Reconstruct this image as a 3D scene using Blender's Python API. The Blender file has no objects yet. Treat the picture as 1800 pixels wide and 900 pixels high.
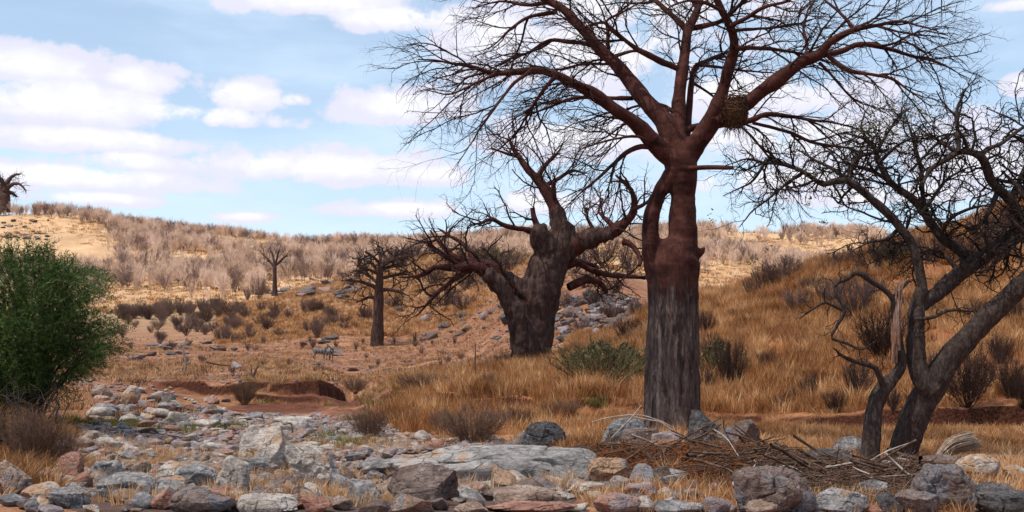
import bpy, math, random
import numpy as np
from mathutils import Vector, Matrix

SC = bpy.context.scene
COL = SC.collection
CAM_Z = 2.0
F = 2000.0            # focal length in pixels of the 1800 px wide photograph
HX, HY = 900.0, 600.0 # principal column and horizon row

# ---------------------------------------------------------------- camera
cam_d = bpy.data.cameras.new('camera')
cam_d.sensor_fit = 'HORIZONTAL'; cam_d.sensor_width = 36.0
cam_d.lens = 36.0 * F / 1800.0
cam_d.shift_y = (HY - 450.0) / 1800.0
cam_d.clip_start = 0.1; cam_d.clip_end = 9000
cam = bpy.data.objects.new('camera', cam_d)
cam.location = (0, 0, CAM_Z); cam.rotation_euler = (math.radians(90), 0, 0)
COL.objects.link(cam); SC.camera = cam

# ---------------------------------------------------------------- sun, sky, exposure
SUN_EL, SUN_AZ = 64.0, 238.0     # azimuth clockwise from +Y (north); behind the camera, a little to its left
_e, _a = math.radians(SUN_EL), math.radians(SUN_AZ)
SUN = Vector((math.sin(_a) * math.cos(_e), math.cos(_a) * math.cos(_e), math.sin(_e)))
sun_d = bpy.data.lights.new('sun', 'SUN')
sun_d.energy = 5.0; sun_d.angle = math.radians(0.53); sun_d.color = (1.0, 0.91, 0.78)
sun = bpy.data.objects.new('sun', sun_d)
sun.rotation_euler = (-SUN).to_track_quat('-Z', 'Y').to_euler()
sun.location = (0, -20, 60)
COL.objects.link(sun)

SC.view_settings.view_transform = 'Standard'
SC.view_settings.look = 'None'
SC.view_settings.exposure = 0.40
SC.view_settings.gamma = 1.0
SC.view_settings.use_curve_mapping = False


class NT:
    """short hand for building node trees"""
    def __init__(s, tree):
        s.t = tree; s.n = tree.nodes; s.l = tree.links
    def node(s, typ, props=None, **ins):
        n = s.n.new(typ)
        for k, v in (props or {}).items(): setattr(n, k, v)
        for k, v in ins.items():
            k2 = int(k[1:]) if k[0] == 'i' and k[1:].isdigit() else k.replace('_', ' ')
            s.put(n.inputs[k2], v)
        return n
    def put(s, sock, v):
        if hasattr(v, 'is_output') or isinstance(v, bpy.types.NodeSocket): s.l.new(v, sock)
        elif isinstance(v, bpy.types.Node): s.l.new(v.outputs[0], sock)
        else: sock.default_value = v
    def m(s, op, a, b=0.0, c=None, clamp=False):
        n = s.n.new('ShaderNodeMath'); n.operation = op; n.use_clamp = clamp
        s.put(n.inputs[0], a); s.put(n.inputs[1], b)
        if c is not None: s.put(n.inputs[2], c)
        return n.outputs[0]
    def mixc(s, f, a, b, mode='MIX'):
        n = s.n.new('ShaderNodeMix'); n.data_type = 'RGBA'; n.blend_type = mode
        s.put(n.inputs[0], f)
        s.put(n.inputs[6], a if not isinstance(a, tuple) else (*a[:3], 1))
        s.put(n.inputs[7], b if not isinstance(b, tuple) else (*b[:3], 1))
        return n.outputs[2]
    def noise(s, vec, scale, detail=4, rough=0.6, dist=0.0):
        n = s.n.new('ShaderNodeTexNoise')
        if vec is not None: s.put(n.inputs['Vector'], vec)
        n.inputs['Scale'].default_value = scale; n.inputs['Detail'].default_value = detail
        n.inputs['Roughness'].default_value = rough; n.inputs['Distortion'].default_value = dist
        return n.outputs[0]
    def ss(s, x, lo, hi, a=0.0, b=1.0):
        n = s.n.new('ShaderNodeMapRange'); n.interpolation_type = 'SMOOTHSTEP'
        s.put(n.inputs[0], x)
        for i, v in enumerate((lo, hi, a, b)): s.put(n.inputs[i + 1], v)
        return n.outputs[0]
    def mapping(s, vec, scale=(1, 1, 1), loc=(0, 0, 0), rot=(0, 0, 0)):
        n = s.n.new('ShaderNodeMapping'); s.put(n.inputs[0], vec)
        n.inputs['Scale'].default_value = scale; n.inputs['Location'].default_value = loc
        n.inputs['Rotation'].default_value = rot
        return n.outputs[0]
    def ramp(s, f, stops, interp='LINEAR'):
        n = s.n.new('ShaderNodeValToRGB'); n.color_ramp.interpolation = interp
        el = n.color_ramp.elements
        while len(el) < len(stops): el.new(0.5)
        for e, (p, c) in zip(el, stops):
            e.position = p; e.color = (*c, 1) if len(c) == 3 else c
        s.put(n.inputs[0], f)
        return n.outputs[0]


world = bpy.data.worlds.new('World'); SC.world = world; world.use_nodes = True
W = NT(world.node_tree); W.n.clear()
sky = W.node('ShaderNodeTexSky', dict(sky_type='NISHITA', sun_disc=False, sun_elevation=math.radians(SUN_EL),
             sun_rotation=math.radians(SUN_AZ), altitude=900.0, air_density=1.0, dust_density=1.3, ozone_density=1.0))
tc = W.node('ShaderNodeTexCoord').outputs['Generated']
sx = W.node('ShaderNodeSeparateXYZ', i0=tc)
az = W.m('ARCTAN2', sx.outputs[0], sx.outputs[1])
el = W.m('ARCSINE', sx.outputs[2])
# cumulus banks: (column, row, half width, half height) read off the photograph and turned into compass bearing and elevation
CLOUDS = [(55, 125, 125, 42), (110, 190, 210, 55), (240, 148, 75, 34), (425, 175, 90, 36), (330, 205, 170, 24),
          (700, 195, 120, 38), (150, 250, 220, 28), (230, 288, 85, 24), (560, 300, 270, 36), (765, 312, 70, 26),
          (120, 318, 260, 30), (560, 10, 190, 30), (720, 38, 190, 30), (860, 75, 140, 58), (1060, 110, 230, 85),
          (1010, 250, 170, 45), (1310, 175, 210, 55), (1420, 260, 260, 55), (1360, 320, 190, 30), (1120, 20, 260, 45),
          (1795, 152, 26, 20), (1720, 300, 120, 42), (180, 352, 110, 16), (430, 384, 60, 13), (720, 372, 150, 20),
          (515, 178, 28, 14), (1560, 345, 150, 25), (960, 360, 120, 25), (1800, 10, 60, 14)]
base_n = W.noise(W.mapping(tc, scale=(1, 1, 1.25)), 15.0, 9, 0.60, 0.1)
fine_n = W.noise(W.mapping(tc, scale=(1, 1, 1.6)), 34.0, 6, 0.6, 0.3)
field = None; vert = None
for cx, cy, hw, hh in CLOUDS:
    a0 = math.atan((cx - HX) / F); e0 = math.atan((HY - cy) / F / math.sqrt(1 + ((cx - HX) / F) ** 2))
    da = W.m('DIVIDE', W.m('SUBTRACT', az, a0), hw / F)
    de = W.m('DIVIDE', W.m('SUBTRACT', el, e0), hh / F)
    # flat bottoms, domed tops
    de2 = W.m('MULTIPLY', de, W.m('ADD', 1.0, W.m('MULTIPLY', 0.6, W.m('LESS_THAN', de, 0.0))))
    r2 = W.m('ADD', W.m('MULTIPLY', da, da), W.m('MULTIPLY', de2, de2))
    v = W.m('SUBTRACT', 1.0, r2)
    field = v if field is None else W.m('MAXIMUM', field, v)
    lit = W.m('MULTIPLY', W.m('MAXIMUM', v, 0.0), W.m('MULTIPLY_ADD', de, 0.5, 0.5, clamp=True))
    vert = lit if vert is None else W.m('MAXIMUM', vert, lit)
# outside those bearings the same kind of broken cumulus goes on all round
inview = W.m('MULTIPLY', W.ss(W.m('ABSOLUTE', az), 0.46, 0.60, 1.0, 0.0), W.ss(el, 0.30, 0.42, 1.0, 0.0))
wide = W.m('MULTIPLY_ADD', W.noise(W.mapping(tc, scale=(1, 1, 2.0)), 3.0, 6, 0.6), 9.0, -5.0)
field = W.m('MAXIMUM', W.m('MAXIMUM', field, -1.6), W.m('MULTIPLY_ADD', inview, -8.0, wide))
dens = W.m('ADD', W.m('MULTIPLY', W.m('MINIMUM', field, 0.75), 0.62), W.m('MULTIPLY', W.m('SUBTRACT', base_n, 0.5), 4.4))
dens = W.m('ADD', dens, W.m('MULTIPLY', W.m('SUBTRACT', fine_n, 0.5), 0.55))
alpha = W.ss(dens, -0.30, 0.28)
veil = W.m('MULTIPLY', W.ss(W.noise(W.mapping(tc, scale=(1, 1, 4.0)), 4.0, 5, 0.55), 0.38, 0.75), 0.42)
veil = W.m('ADD', veil, W.ss(el, 0.0, 0.26, 0.42, 0.05))
whit = W.m('ADD', W.m('MULTIPLY', vert, 0.9), W.m('MULTIPLY', W.m('SUBTRACT', fine_n, 0.45), 0.9))
CL_HI = (9.9, 9.75, 9.9); CL_LO = (7.6, 7.55, 8.8); VEIL = (6.9, 8.5, 10.2)
ccol = W.mixc(W.ss(whit, 0.10, 0.80), CL_LO, CL_HI)
skyc = W.mixc(W.m('MINIMUM', W.m('ADD', veil, 0.30), 0.9), W.mixc(1.0, sky.outputs[0], (1.4, 1.45, 1.45), 'MULTIPLY'), VEIL)
tot = W.mixc(W.m('MULTIPLY', alpha, 0.93), skyc, ccol)
tot = W.mixc(W.ss(el, -0.06, -0.005, 1.0, 0.0), tot, (1.5, 1.2, 1.0))
bg = W.node('ShaderNodeBackground', Color=tot, Strength=0.086)
wo = W.node('ShaderNodeOutputWorld', Surface=bg)

# ---------------------------------------------------------------- numeric helpers
def _hash(ix, iy, iz, seed):
    h = (ix.astype(np.int64) * 374761393 + iy.astype(np.int64) * 668265263 + iz.astype(np.int64) * 1274126177 + seed * 974711) & 0xffffffff
    h = ((h ^ (h >> 13)) * 1274126177) & 0xffffffff
    h = ((h ^ (h >> 16)) * 2246822519) & 0xffffffff
    return ((h ^ (h >> 15)) & 0xffffff) / float(0xffffff)

def vnoise(p, seed=0):
    p = np.asarray(p, float); i = np.floor(p); f = p - i; u = f * f * (3 - 2 * f)
    ix, iy, iz = i[..., 0], i[..., 1], i[..., 2]
    r = 0
    for dx in (0, 1):
        wx = u[..., 0] if dx else 1 - u[..., 0]
        for dy in (0, 1):
            wy = u[..., 1] if dy else 1 - u[..., 1]
            for dz in (0, 1):
                wz = u[..., 2] if dz else 1 - u[..., 2]
                r = r + _hash(ix + dx, iy + dy, iz + dz, seed) * wx * wy * wz
    return r * 2 - 1

def fbm(p, octaves=4, seed=0, gain=0.5, ridged=False):
    p = np.asarray(p, float); a = 1.0; s = 0; tot = 0
    for k in range(octaves):
        n = vnoise(p * (2.03 ** k) + 17.3 * k, seed + k)
        if ridged: n = 1 - 2 * np.abs(n)
        s = s + a * n; tot += a; a *= gain
    return s / tot

def P(px, py, D):
    return np.array(((px - HX) / F * D, D, CAM_Z - (py - HY) / F * D))

def mesh(name, V, Fc, mat=None, smooth=True):
    me = bpy.data.meshes.new(name)
    V = np.asarray(V, np.float32)
    if isinstance(Fc, np.ndarray):
        n, k = Fc.shape
        me.vertices.add(len(V)); me.vertices.foreach_set('co', V.ravel())
        me.loops.add(n * k); me.loops.foreach_set('vertex_index', Fc.astype(np.int32).ravel())
        me.polygons.add(n); me.polygons.foreach_set('loop_start', np.arange(0, n * k, k, dtype=np.int32))
        me.update(calc_edges=True); me.validate()
    else:
        me.from_pydata(V.tolist(), [], Fc)
    if smooth: me.polygons.foreach_set('use_smooth', np.ones(len(me.polygons), bool))
    if mat is not None: me.materials.append(mat)
    me.update()
    return me

def obj(name, me, parent=None, loc=None, label=None, cat=None, group=None, kind=None, rot=None, scale=None):
    o = bpy.data.objects.new(name, me)
    if loc is not None: o.location = loc
    if rot is not None: o.rotation_euler = rot
    if scale is not None: o.scale = scale
    COL.objects.link(o)
    if parent is not None: o.parent = parent
    for k, v in (('label', label), ('category', cat), ('group', group), ('kind', kind)):
        if v: o[k] = v
    return o

def unit(v):
    v = np.asarray(v, float); return v / (np.linalg.norm(v, axis=-1, keepdims=True) + 1e-9)

def tubes(paths, cap=True):
    """paths: list of (points (n,3), radii (n,), sides) -> V, F arrays of quads"""
    groups = {}
    for p, r, s in paths: groups.setdefault((len(p), s), []).append((p, r))
    Vs, Fs, off = [], [], 0
    for (n, s), lst in groups.items():
        Pp = np.array([a for a, _ in lst]); R = np.array([b for _, b in lst])
        T = np.empty_like(Pp); T[:, 1:-1] = Pp[:, 2:] - Pp[:, :-2] if n > 2 else 0
        T[:, 0] = Pp[:, 1] - Pp[:, 0]; T[:, -1] = Pp[:, -1] - Pp[:, -2]; T = unit(T)
        ch = unit(Pp[:, -1] - Pp[:, 0])
        ref = np.eye(3)[np.argmin(np.abs(ch), axis=1)][:, None, :]
        U = unit(np.cross(T, np.broadcast_to(ref, T.shape))); Wv = np.cross(T, U)
        a = np.arange(s) / s * 2 * np.pi
        ring = U[:, :, None, :] * np.cos(a)[None, None, :, None] + Wv[:, :, None, :] * np.sin(a)[None, None, :, None]
        V = Pp[:, :, None, :] + ring * R[:, :, None, None]
        B = len(lst)
        idx = np.arange(B * n * s).reshape(B, n, s) + off
        nx = np.roll(idx, -1, axis=2)
        q = np.stack((idx[:, :-1], nx[:, :-1], nx[:, 1:], idx[:, 1:]), -1).reshape(-1, 4)
        Vs.append(V.reshape(-1, 3)); Fs.append(q); off += B * n * s
    return np.concatenate(Vs), np.concatenate(Fs)

def catmull(pts, n):
    """smooth resampling of a control polyline; pts (k,m)"""
    pts = np.asarray(pts, float)
    e = np.vstack((2 * pts[0] - pts[1], pts, 2 * pts[-1] - pts[-2]))
    d = np.concatenate(([0], np.cumsum(np.linalg.norm(np.diff(pts[:, :2], axis=0), axis=1))))
    t = np.linspace(0, d[-1], n); k = np.clip(np.searchsorted(d, t, 'right') - 1, 0, len(pts) - 2)
    u = ((t - d[k]) / (d[k + 1] - d[k] + 1e-9))[:, None]
    p0, p1, p2, p3 = e[k], e[k + 1], e[k + 2], e[k + 3]
    return 0.5 * (2 * p1 + (p2 - p0) * u + (2 * p0 - 5 * p1 + 4 * p2 - p3) * u ** 2 + (3 * p1 - p0 - 3 * p2 + p3) * u ** 3)

def remesh(V, Fc, voxel, smooth=4, factor=0.5):
    """weld overlapping closed shapes into one continuous surface"""
    me = mesh('tmp', V, Fc)
    o = bpy.data.objects.new('tmp', me); COL.objects.link(o)
    m = o.modifiers.new('r', 'REMESH'); m.mode = 'VOXEL'; m.voxel_size = voxel
    if smooth:
        s = o.modifiers.new('s', 'SMOOTH'); s.iterations = smooth; s.factor = factor
    dg = bpy.context.evaluated_depsgraph_get()
    me2 = bpy.data.meshes.new_from_object(o.evaluated_get(dg))
    bpy.data.objects.remove(o); bpy.data.meshes.remove(me)
    return me2

def mesh_arrays(me):
    n = len(me.vertices); V = np.empty(n * 3, np.float32); me.vertices.foreach_get('co', V)
    N = np.empty(n * 3, np.float32); me.vertices.foreach_get('normal', N)
    return V.reshape(-1, 3).astype(float), N.reshape(-1, 3).astype(float)

def set_co(me, V):
    me.vertices.foreach_set('co', np.asarray(V, np.float32).ravel()); me.update()

def capped(V, Fq, n, s):
    return V, Fq
# ---------------------------------------------------------------- the lie of the land
# for a bearing (column of the photograph) the ground height along the distance, read off the photograph: (distance m, row)
COLS = {
 0:    [(13,903),(16,862),(20,822),(24,772),(28,738),(32,715),(40,690),(60,662),(115,632),(140,612),(180,575),(230,545),(300,474),(400,380),(450,386)],
 150:  [(13,905),(18,855),(22,818),(28,768),(34,740),(38,715),(46,690),(60,666),(115,633),(140,615),(180,585),(230,545),(300,482),(400,384),(450,392)],
 250:  [(13,905),(18,862),(24,815),(30,775),(36,748),(42,722),(50,695),(58,669),(115,634),(140,616),(180,588),(230,548),(300,484),(400,402),(450,410)],
 350:  [(13,905),(18,862),(24,818),(30,782),(38,748),(46,726),(53,710),(56,690),(56.5,674),(60,668),(115,634),(140,615),(180,585),(230,545),(300,482),(400,414),(450,420)],
 450:  [(13,905),(18,864),(24,820),(30,787),(38,752),(46,732),(52,716),(54.6,702),(55.1,680),(59,668),(115,634),(140,614),(180,572),(230,530),(300,482),(400,424),(450,430)],
 550:  [(13,905),(18,864),(24,820),(30,787),(38,754),(46,738),(51,722),(54.6,704),(55.1,683),(58,672),(62,667),(115,634),(140,612),(180,552),(210,505),(230,506),(300,482),(400,429),(450,434)],
 620:  [(13,905),(18,862),(24,818),(30,785),(38,752),(46,732),(54,714),(62,700),(65,696),(65.6,680),(74,668),(115,633),(140,610),(180,545),(212,482),(230,480),(300,490),(400,429),(450,434)],
 700:  [(13,905),(18,862),(24,815),(30,778),(33,764),(37,737),(41,716),(43,706),(43.5,696),(50,690),(60,668),(80,652),(115,630),(140,608),(170,565),(210,470),(225,448),(260,455),(300,490),(400,429),(450,434)],
 800:  [(13,905),(18,860),(24,812),(28,782),(32,767),(36,744),(39,720),(40.2,712),(40.6,700),(50,672),(60,655),(80,640),(115,615),(140,590),(170,540),(210,460),(225,442),(300,490),(400,424),(450,430)],
 925:  [(13,905),(18,852),(24,802),(28,777),(32,758),(36,728),(36.8,722),(37.2,708),(45,672),(55,645),(65,630),(75,608),(90,560),(110,505),(140,480),(200,455),(225,446),(300,480),(400,416),(450,422)],
 1050: [(13,905),(18,838),(22,800),(26,775),(30,755),(33,735),(33.9,724),(34.3,708),(45,650),(55,630),(65,605),(80,555),(95,512),(110,492),(150,482),(225,470),(300,470),(400,413),(450,420)],
 1180: [(13,905),(18,830),(22,785),(26,754),(30,738),(34,727),(35,706),(40,680),(50,620),(60,560),(70,528),(80,520),(100,530),(200,500),(300,465),(400,409),(450,416)],
 1250: [(13,905),(18,830),(22,788),(26,768),(30,752),(33,749),(33.35,728),(34.4,716),(40,680),(50,600),(60,540),(66,515),(75,530),(100,540),(230,520),(300,460),(400,409),(450,416)],
 1350: [(13,905),(18,835),(24,792),(30,760),(33,751),(33.35,730),(34.4,720),(40,678),(50,585),(58,525),(64,490),(75,505),(100,520),(230,520),(300,470),(400,413),(450,420)],
 1450: [(13,905),(18,838),(24,797),(30,764),(32.7,755),(33.05,731),(34.2,722),(40,675),(48,592),(56,510),(62,463),(75,480),(100,500),(230,520),(300,480),(400,414),(450,420)],
 1650: [(13,905),(18,840),(24,797),(29,768),(32.2,755),(32.55,730),(33.6,720),(38,668),(46,562),(54,465),(60,412),(75,420),(100,440),(230,480),(400,420),(450,425)],
 1800: [(13,905),(18,842),(24,797),(29,765),(32.0,753),(32.4,726),(33.4,712),(38,650),(46,525),(54,412),(60,357),(75,370),(100,400),(230,450),(400,420),(450,425)],
 2200: [(13,905),(18,850),(24,800),(29,765),(31.6,745),(33,708),(38,620),(46,480),(54,340),(60,280),(75,290),(100,340),(230,430),(400,420),(450,425)],
}
DG = np.concatenate((np.arange(0, 13, 1.0), np.arange(13, 80, 0.1), np.arange(80, 240, 2.0), np.arange(240, 460, 5.0), [500, 600, 800, 1200, 3000, 6000]))
CX = np.array(sorted(COLS)); ZT = []
for c in CX:
    d = np.array([a for a, b in COLS[c]], float)
    z = np.array([CAM_Z - (b - HY) / F * a for a, b in COLS[c]])
    if c <= 925: z[0] = 0.08
    d = np.concatenate(([0, 8], d, [700, 1500, 6000])); z = np.concatenate(([0.3, 0.15], z, [z[-1] - 6, z[-1] - 25, z[-1] - 30]))
    ZT.append(np.interp(DG, d, z))
ZT = np.array(ZT)

def base_h(px, D):
    """bilinear with eased columns"""
    px = np.clip(px, CX[0], CX[-1]); D = np.clip(D, 0, 5999)
    k = np.clip(np.searchsorted(CX, px, 'right') - 1, 0, len(CX) - 2)
    u = (px - CX[k]) / (CX[k + 1] - CX[k]); u = u * u * (3 - 2 * u)
    j = np.clip(np.searchsorted(DG, D, 'right') - 1, 0, len(DG) - 2)
    v = (D - DG[j]) / (DG[j + 1] - DG[j])
    a = ZT[k, j] * (1 - v) + ZT[k, j + 1] * v; b = ZT[k + 1, j] * (1 - v) + ZT[k + 1, j + 1] * v
    return a * (1 - u) + b * u

AMAX = math.radians(36)
BANKS = [([200, 440, 560, 600, 640, 700], [57.5, 55.5, 55.3, 58, 63, 67], [230, 300, 430, 470, 640, 700], [0, .85, .95, .9, .8, 0]),
         ([600, 640, 700, 800, 925, 1050, 1180, 1250, 1450, 1650, 1800, 2300], [52, 48.5, 43.4, 40.5, 37.2, 34.4, 34.4, 33.6, 33.1, 32.6, 32.3, 32.0], [620, 660, 900, 1130, 1240, 2300], [0, .45, .45, .35, .42, .5]),
         ([640, 760, 900, 1000], [46, 41, 37, 35], [640, 700, 960, 1040], [0, .0, .0, 0])]
def ground_h(X, Y, detail=True):
    X = np.asarray(X, float); Y = np.asarray(Y, float)
    r = np.hypot(X, Y); a = np.arctan2(X, Y); ac = np.clip(a, -AMAX, AMAX)
    D = r * np.cos(ac); px = HX + F * np.tan(ac)
    # the banks wander: warp the distance a little
    wob = 1.0 * vnoise(np.stack((X * 0.16, Y * 0.16, X * 0), -1), 5) + 0.4 * vnoise(np.stack((X * 0.6, Y * 0.6, X * 0), -1), 6)
    wob = wob * np.clip((D - 20) / 12, 0, 1) * np.clip((75 - D) / 20, 0, 1)
    z = base_h(px, D + wob)
    back = np.clip((np.abs(a) - math.radians(80)) / math.radians(60), 0, 1)
    z = z * (1 - back) + 0.3 * back
    # broken edges of the earth banks: a dark upright face with a scoured foot
    d3_ = D + wob + 0.35 * vnoise(np.stack((X * 1.3, Y * 0.2, X * 0), -1), 7)
    for ex, ed, hx_, hv in BANKS:
        e = np.interp(px, ex, ed); h = np.interp(px, hx_, hv) * (0.75 + .5 * vnoise(np.stack((X * .25, X * 0, X * 0), -1), 8)) * (1 - back)
        u1 = np.clip((d3_ - e) / .22 + .5, 0, 1); u2 = np.clip((d3_ - e) / 6.5 + .5, 0, 1)
        z = z + h * (u1 * u1 * (3 - 2 * u1) - u2 * u2 * (3 - 2 * u2))
    q = np.stack((X, Y, X * 0), -1)
    amp = np.clip(D / 60, 0.25, 1.0)
    z = z + 0.16 * amp * fbm(q * 0.33, 3, 11) + np.clip((D - 150) / 150, 0, 1) * 2.0 * fbm(q * 0.03, 3, 12)
    if detail:
        z = z + 0.05 * fbm(q * 2.2, 3, 13) * np.clip((90 - D) / 60, 0, 1)
    return z

def gz(x, y): return float(ground_h(np.array([x]), np.array([y]))[0])

_DM = np.concatenate((np.arange(9, 80, 0.1), np.arange(80, 460, 0.5)))
def hit(px, py, dmin=9.0):
    """distance at which the ground shows at that place of the photograph"""
    X = (px - HX) / F * _DM; z = ground_h(X, _DM); row = HY - (z - CAM_Z) / _DM * F
    ok = (row <= py) & (_DM >= dmin)
    i = np.argmax(ok) if ok.any() else len(_DM) - 1
    return float(_DM[i])

def on_ground(px, D, sink=0.0):
    x = (px - HX) / F * D
    return Vector((x, D, gz(x, D) - sink))

def poly_mask(px, py, poly):
    poly = np.array(poly, float); ins = np.zeros(px.shape, bool); j = len(poly) - 1
    for i in range(len(poly)):
        xi, yi = poly[i]; xj, yj = poly[j]
        c = ((yi > py) != (yj > py)) & (px < (xj - xi) * (py - yi) / (yj - yi + 1e-9) + xi)
        ins ^= c; j = i
    return ins

def world_poly(pts):
    """outline on the ground in plan (X, Y) for an outline seen in the photograph"""
    out = []
    for px, py in pts:
        D = hit(px, py); out.append(((px - HX) / F * D, D))
    return out

BED = world_poly([(50, 765), (20, 905), (300, 905), (700, 905), (1000, 905), (1010, 830), (940, 800), (880, 780), (760, 768), (640, 752), (600, 738), (560, 728),
                  (480, 730), (400, 722), (330, 712), (280, 735), (180, 745)])
GULLY = world_poly([(470, 728), (560, 728), (640, 738), (720, 745), (700, 705), (690, 680), (600, 676), (480, 676), (360, 670), (240, 668), (250, 700), (330, 715), (400, 722)])

# polar grid right round the camera, fine ahead and near
ang = np.radians(np.concatenate((np.linspace(-180, -40, 36)[:-1], np.linspace(-40, -28, 14)[:-1], np.linspace(-28, 28, 560)[:-1], np.linspace(28, 40, 14)[:-1], np.linspace(40, 180, 36)[:-1])))
rad = np.concatenate(([0.01, 1, 2.5, 5, 8], np.arange(10, 26, 0.16), np.arange(26, 60, 0.15), np.arange(62, 130, 1.0), np.arange(130, 460, 4), [480, 520, 600, 700, 900, 1300, 2000, 3500, 5900]))
A, R = np.meshgrid(ang, rad, indexing='ij')
GX, GY = R * np.sin(A), R * np.cos(A)
GZ = ground_h(GX, GY)
na, nr = A.shape
ids = np.arange(na * nr).reshape(na, nr); nxt = np.roll(ids, -1, 0)
gf = np.stack((ids[:, :-1], nxt[:, :-1], nxt[:, 1:], ids[:, 1:]), -1).reshape(-1, 4)
gV = np.stack((GX, GY, GZ), -1).reshape(-1, 3)

def soft_poly(X, Y, poly, jit, seed):
    q = np.stack((X, Y, X * 0), -1)
    x2 = X + jit * vnoise(q * 0.5, seed); y2 = Y + jit * 2 * vnoise(q * 0.5, seed + 1)
    return poly_mask(x2, y2, poly)

def surface_kind(X, Y):
    """0..1 masks of what lies on the ground: stones, long dry grass, bare red earth"""
    bed = soft_poly(X, Y, BED, 0.8, 31).astype(float)
    gul = soft_poly(X, Y, GULLY, 0.7, 33).astype(float)
    a = np.arctan2(X, Y); px = HX + F * np.tan(np.clip(a, -AMAX, AMAX)); D = np.hypot(X, Y) * np.cos(np.clip(a, -AMAX, AMAX))
    edge = np.interp(px, [0, 500, 640, 760, 900, 1130, 1300, 2000], [400, 200, 75, 60, 70, 40, 34, 33.5])
    long_g = np.clip((px - 640) / 120, 0, 1) * np.clip((D - 30) / 6, 0, 1) * np.clip((85 - D) / 15, 0, 1)
    long_g *= np.where(px < 1000, np.clip((62 - D) / 10, 0, 1), 1)
    return bed, gul * (1 - bed), long_g * (1 - bed) * (1 - gul)
bed, gul, lng = surface_kind(gV[:, 0], gV[:, 1])

# ---------------------------------------------------------------- ground material
def new_mat(name, rough=0.9, spec=0.25):
    m = bpy.data.materials.new(name); m.use_nodes = True
    t = NT(m.node_tree); t.n.clear()
    b = t.node('ShaderNodeBsdfPrincipled', Roughness=rough); b.inputs['Specular IOR Level'].default_value = spec
    t.node('ShaderNodeOutputMaterial', Surface=b.outputs[0])
    return m, t, b

def bump(t, b, height, dist, strength=1.0, nrm=None):
    n = t.node('ShaderNodeBump', Strength=strength, Distance=dist); t.put(n.inputs['Height'], height)
    if nrm is not None: t.put(n.inputs['Normal'], nrm)
    t.put(b.inputs['Normal'], n.outputs[0]); return n.outputs[0]

m_ground, t, b = new_mat('earth_and_dry_grass', 0.95, 0.1)
pos = t.node('ShaderNodeNewGeometry').outputs['Position']
def attr(t, n):
    a = t.node('ShaderNodeAttribute'); a.attribute_name = n; return a.outputs['Fac']
n1 = t.noise(pos, 0.25, 5, 0.6); n2 = t.noise(pos, 2.3, 6, 0.65); n3 = t.noise(pos, 14.0, 4, 0.7)
nflat = t.noise(t.mapping(pos, scale=(0.35, 1.2, 1)), 0.6, 5, 0.6)
earth = t.ramp(t.m('ADD', t.m('MULTIPLY', n2, 0.6), t.m('MULTIPLY', n3, 0.4)), [(0.3, (0.10, 0.040, 0.025)), (0.5, (0.24, 0.105, 0.062)), (0.68, (0.40, 0.21, 0.13))])
straw = t.ramp(t.m('ADD', t.m('MULTIPLY', n2, 0.5), t.m('MULTIPLY', n3, 0.5)), [(0.32, (0.25, 0.115, 0.05)), (0.5, (0.46, 0.25, 0.12)), (0.68, (0.60, 0.37, 0.19))])
farn = t.noise(pos, 0.055, 5, 0.65)
hill = t.ramp(t.m('ADD', t.m('MULTIPLY', farn, 0.7), t.m('MULTIPLY', n2, 0.3)), [(0.36, (0.27, 0.17, 0.10)), (0.52, (0.39, 0.26, 0.155)), (0.66, (0.48, 0.335, 0.20))])
cover = t.m('MULTIPLY', t.ss(t.m('ADD', t.m('MULTIPLY', n1, 0.4), t.m('MULTIPLY', nflat, 0.6)), 0.47, 0.63), 0.8)
col = t.mixc(cover, earth, straw)
dist = t.node('ShaderNodeSeparateXYZ', i0=pos).outputs[1]
col = t.mixc(t.ss(dist, 130.0, 240.0), col, hill)
col = t.mixc(t.m('MULTIPLY', attr(t, 'long_grass'), t.ss(n2, 0.3, 0.7, 0.7, 0.98)), col, t.ramp(n3, [(0.3, (0.17, 0.06, 0.028)), (0.7, (0.40, 0.18, 0.075))]))
red = t.ramp(t.m('ADD', t.m('MULTIPLY', n2, .6), t.m('MULTIPLY', n3, .4)), [(0.32, (0.04, 0.014, 0.009)), (0.52, (0.12, 0.042, 0.025)), (0.7, (0.23, 0.09, 0.05))])
col = t.mixc(t.m('MULTIPLY', attr(t, 'bare'), t.ss(n1, 0.38, 0.62, 0.95, 0.30)), col, red)
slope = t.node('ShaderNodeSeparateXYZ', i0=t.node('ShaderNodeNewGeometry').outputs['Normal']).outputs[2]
shade_soil = t.ramp(n3, [(0.35, (0.018, 0.007, 0.005)), (0.65, (0.10, 0.036, 0.021))])      # dark soil of the broken bank face, with its shade put into the colour
col = t.mixc(t.m('MULTIPLY', t.ss(slope, 0.70, 0.90, 1.0, 0.0), t.ss(dist, 66.0, 80.0, 1.0, 0.0)), col, shade_soil)
grav = t.node('ShaderNodeTexVoronoi', dict(feature='F1'), Scale=9.0); t.put(grav.inputs['Vector'], pos)
gcol = t.ramp(t.node('ShaderNodeSeparateColor', i0=grav.outputs['Color']).outputs[0], [(0.0, (0.16, 0.13, 0.14)), (0.35, (0.27, 0.24, 0.26)), (0.6, (0.33, 0.24, 0.22)), (0.85, (0.24, 0.11, 0.07)), (1.0, (0.40, 0.37, 0.38))], 'CONSTANT')
gcol = t.mixc(t.ss(grav.outputs['Distance'], 0.05, 0.10), gcol, (0.15, 0.075, 0.05)) if False else t.mixc(t.ss(n1, 0.52, 0.70), gcol, straw)
bedf = attr(t, 'bed')
gcol = t.mixc(t.ss(dist, 16.0, 25.0, 0.85, 0.0), gcol, (0.075, 0.045, 0.034))
col = t.mixc(bedf, col, gcol)
t.put(b.inputs['Base Color'], col)
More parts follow.
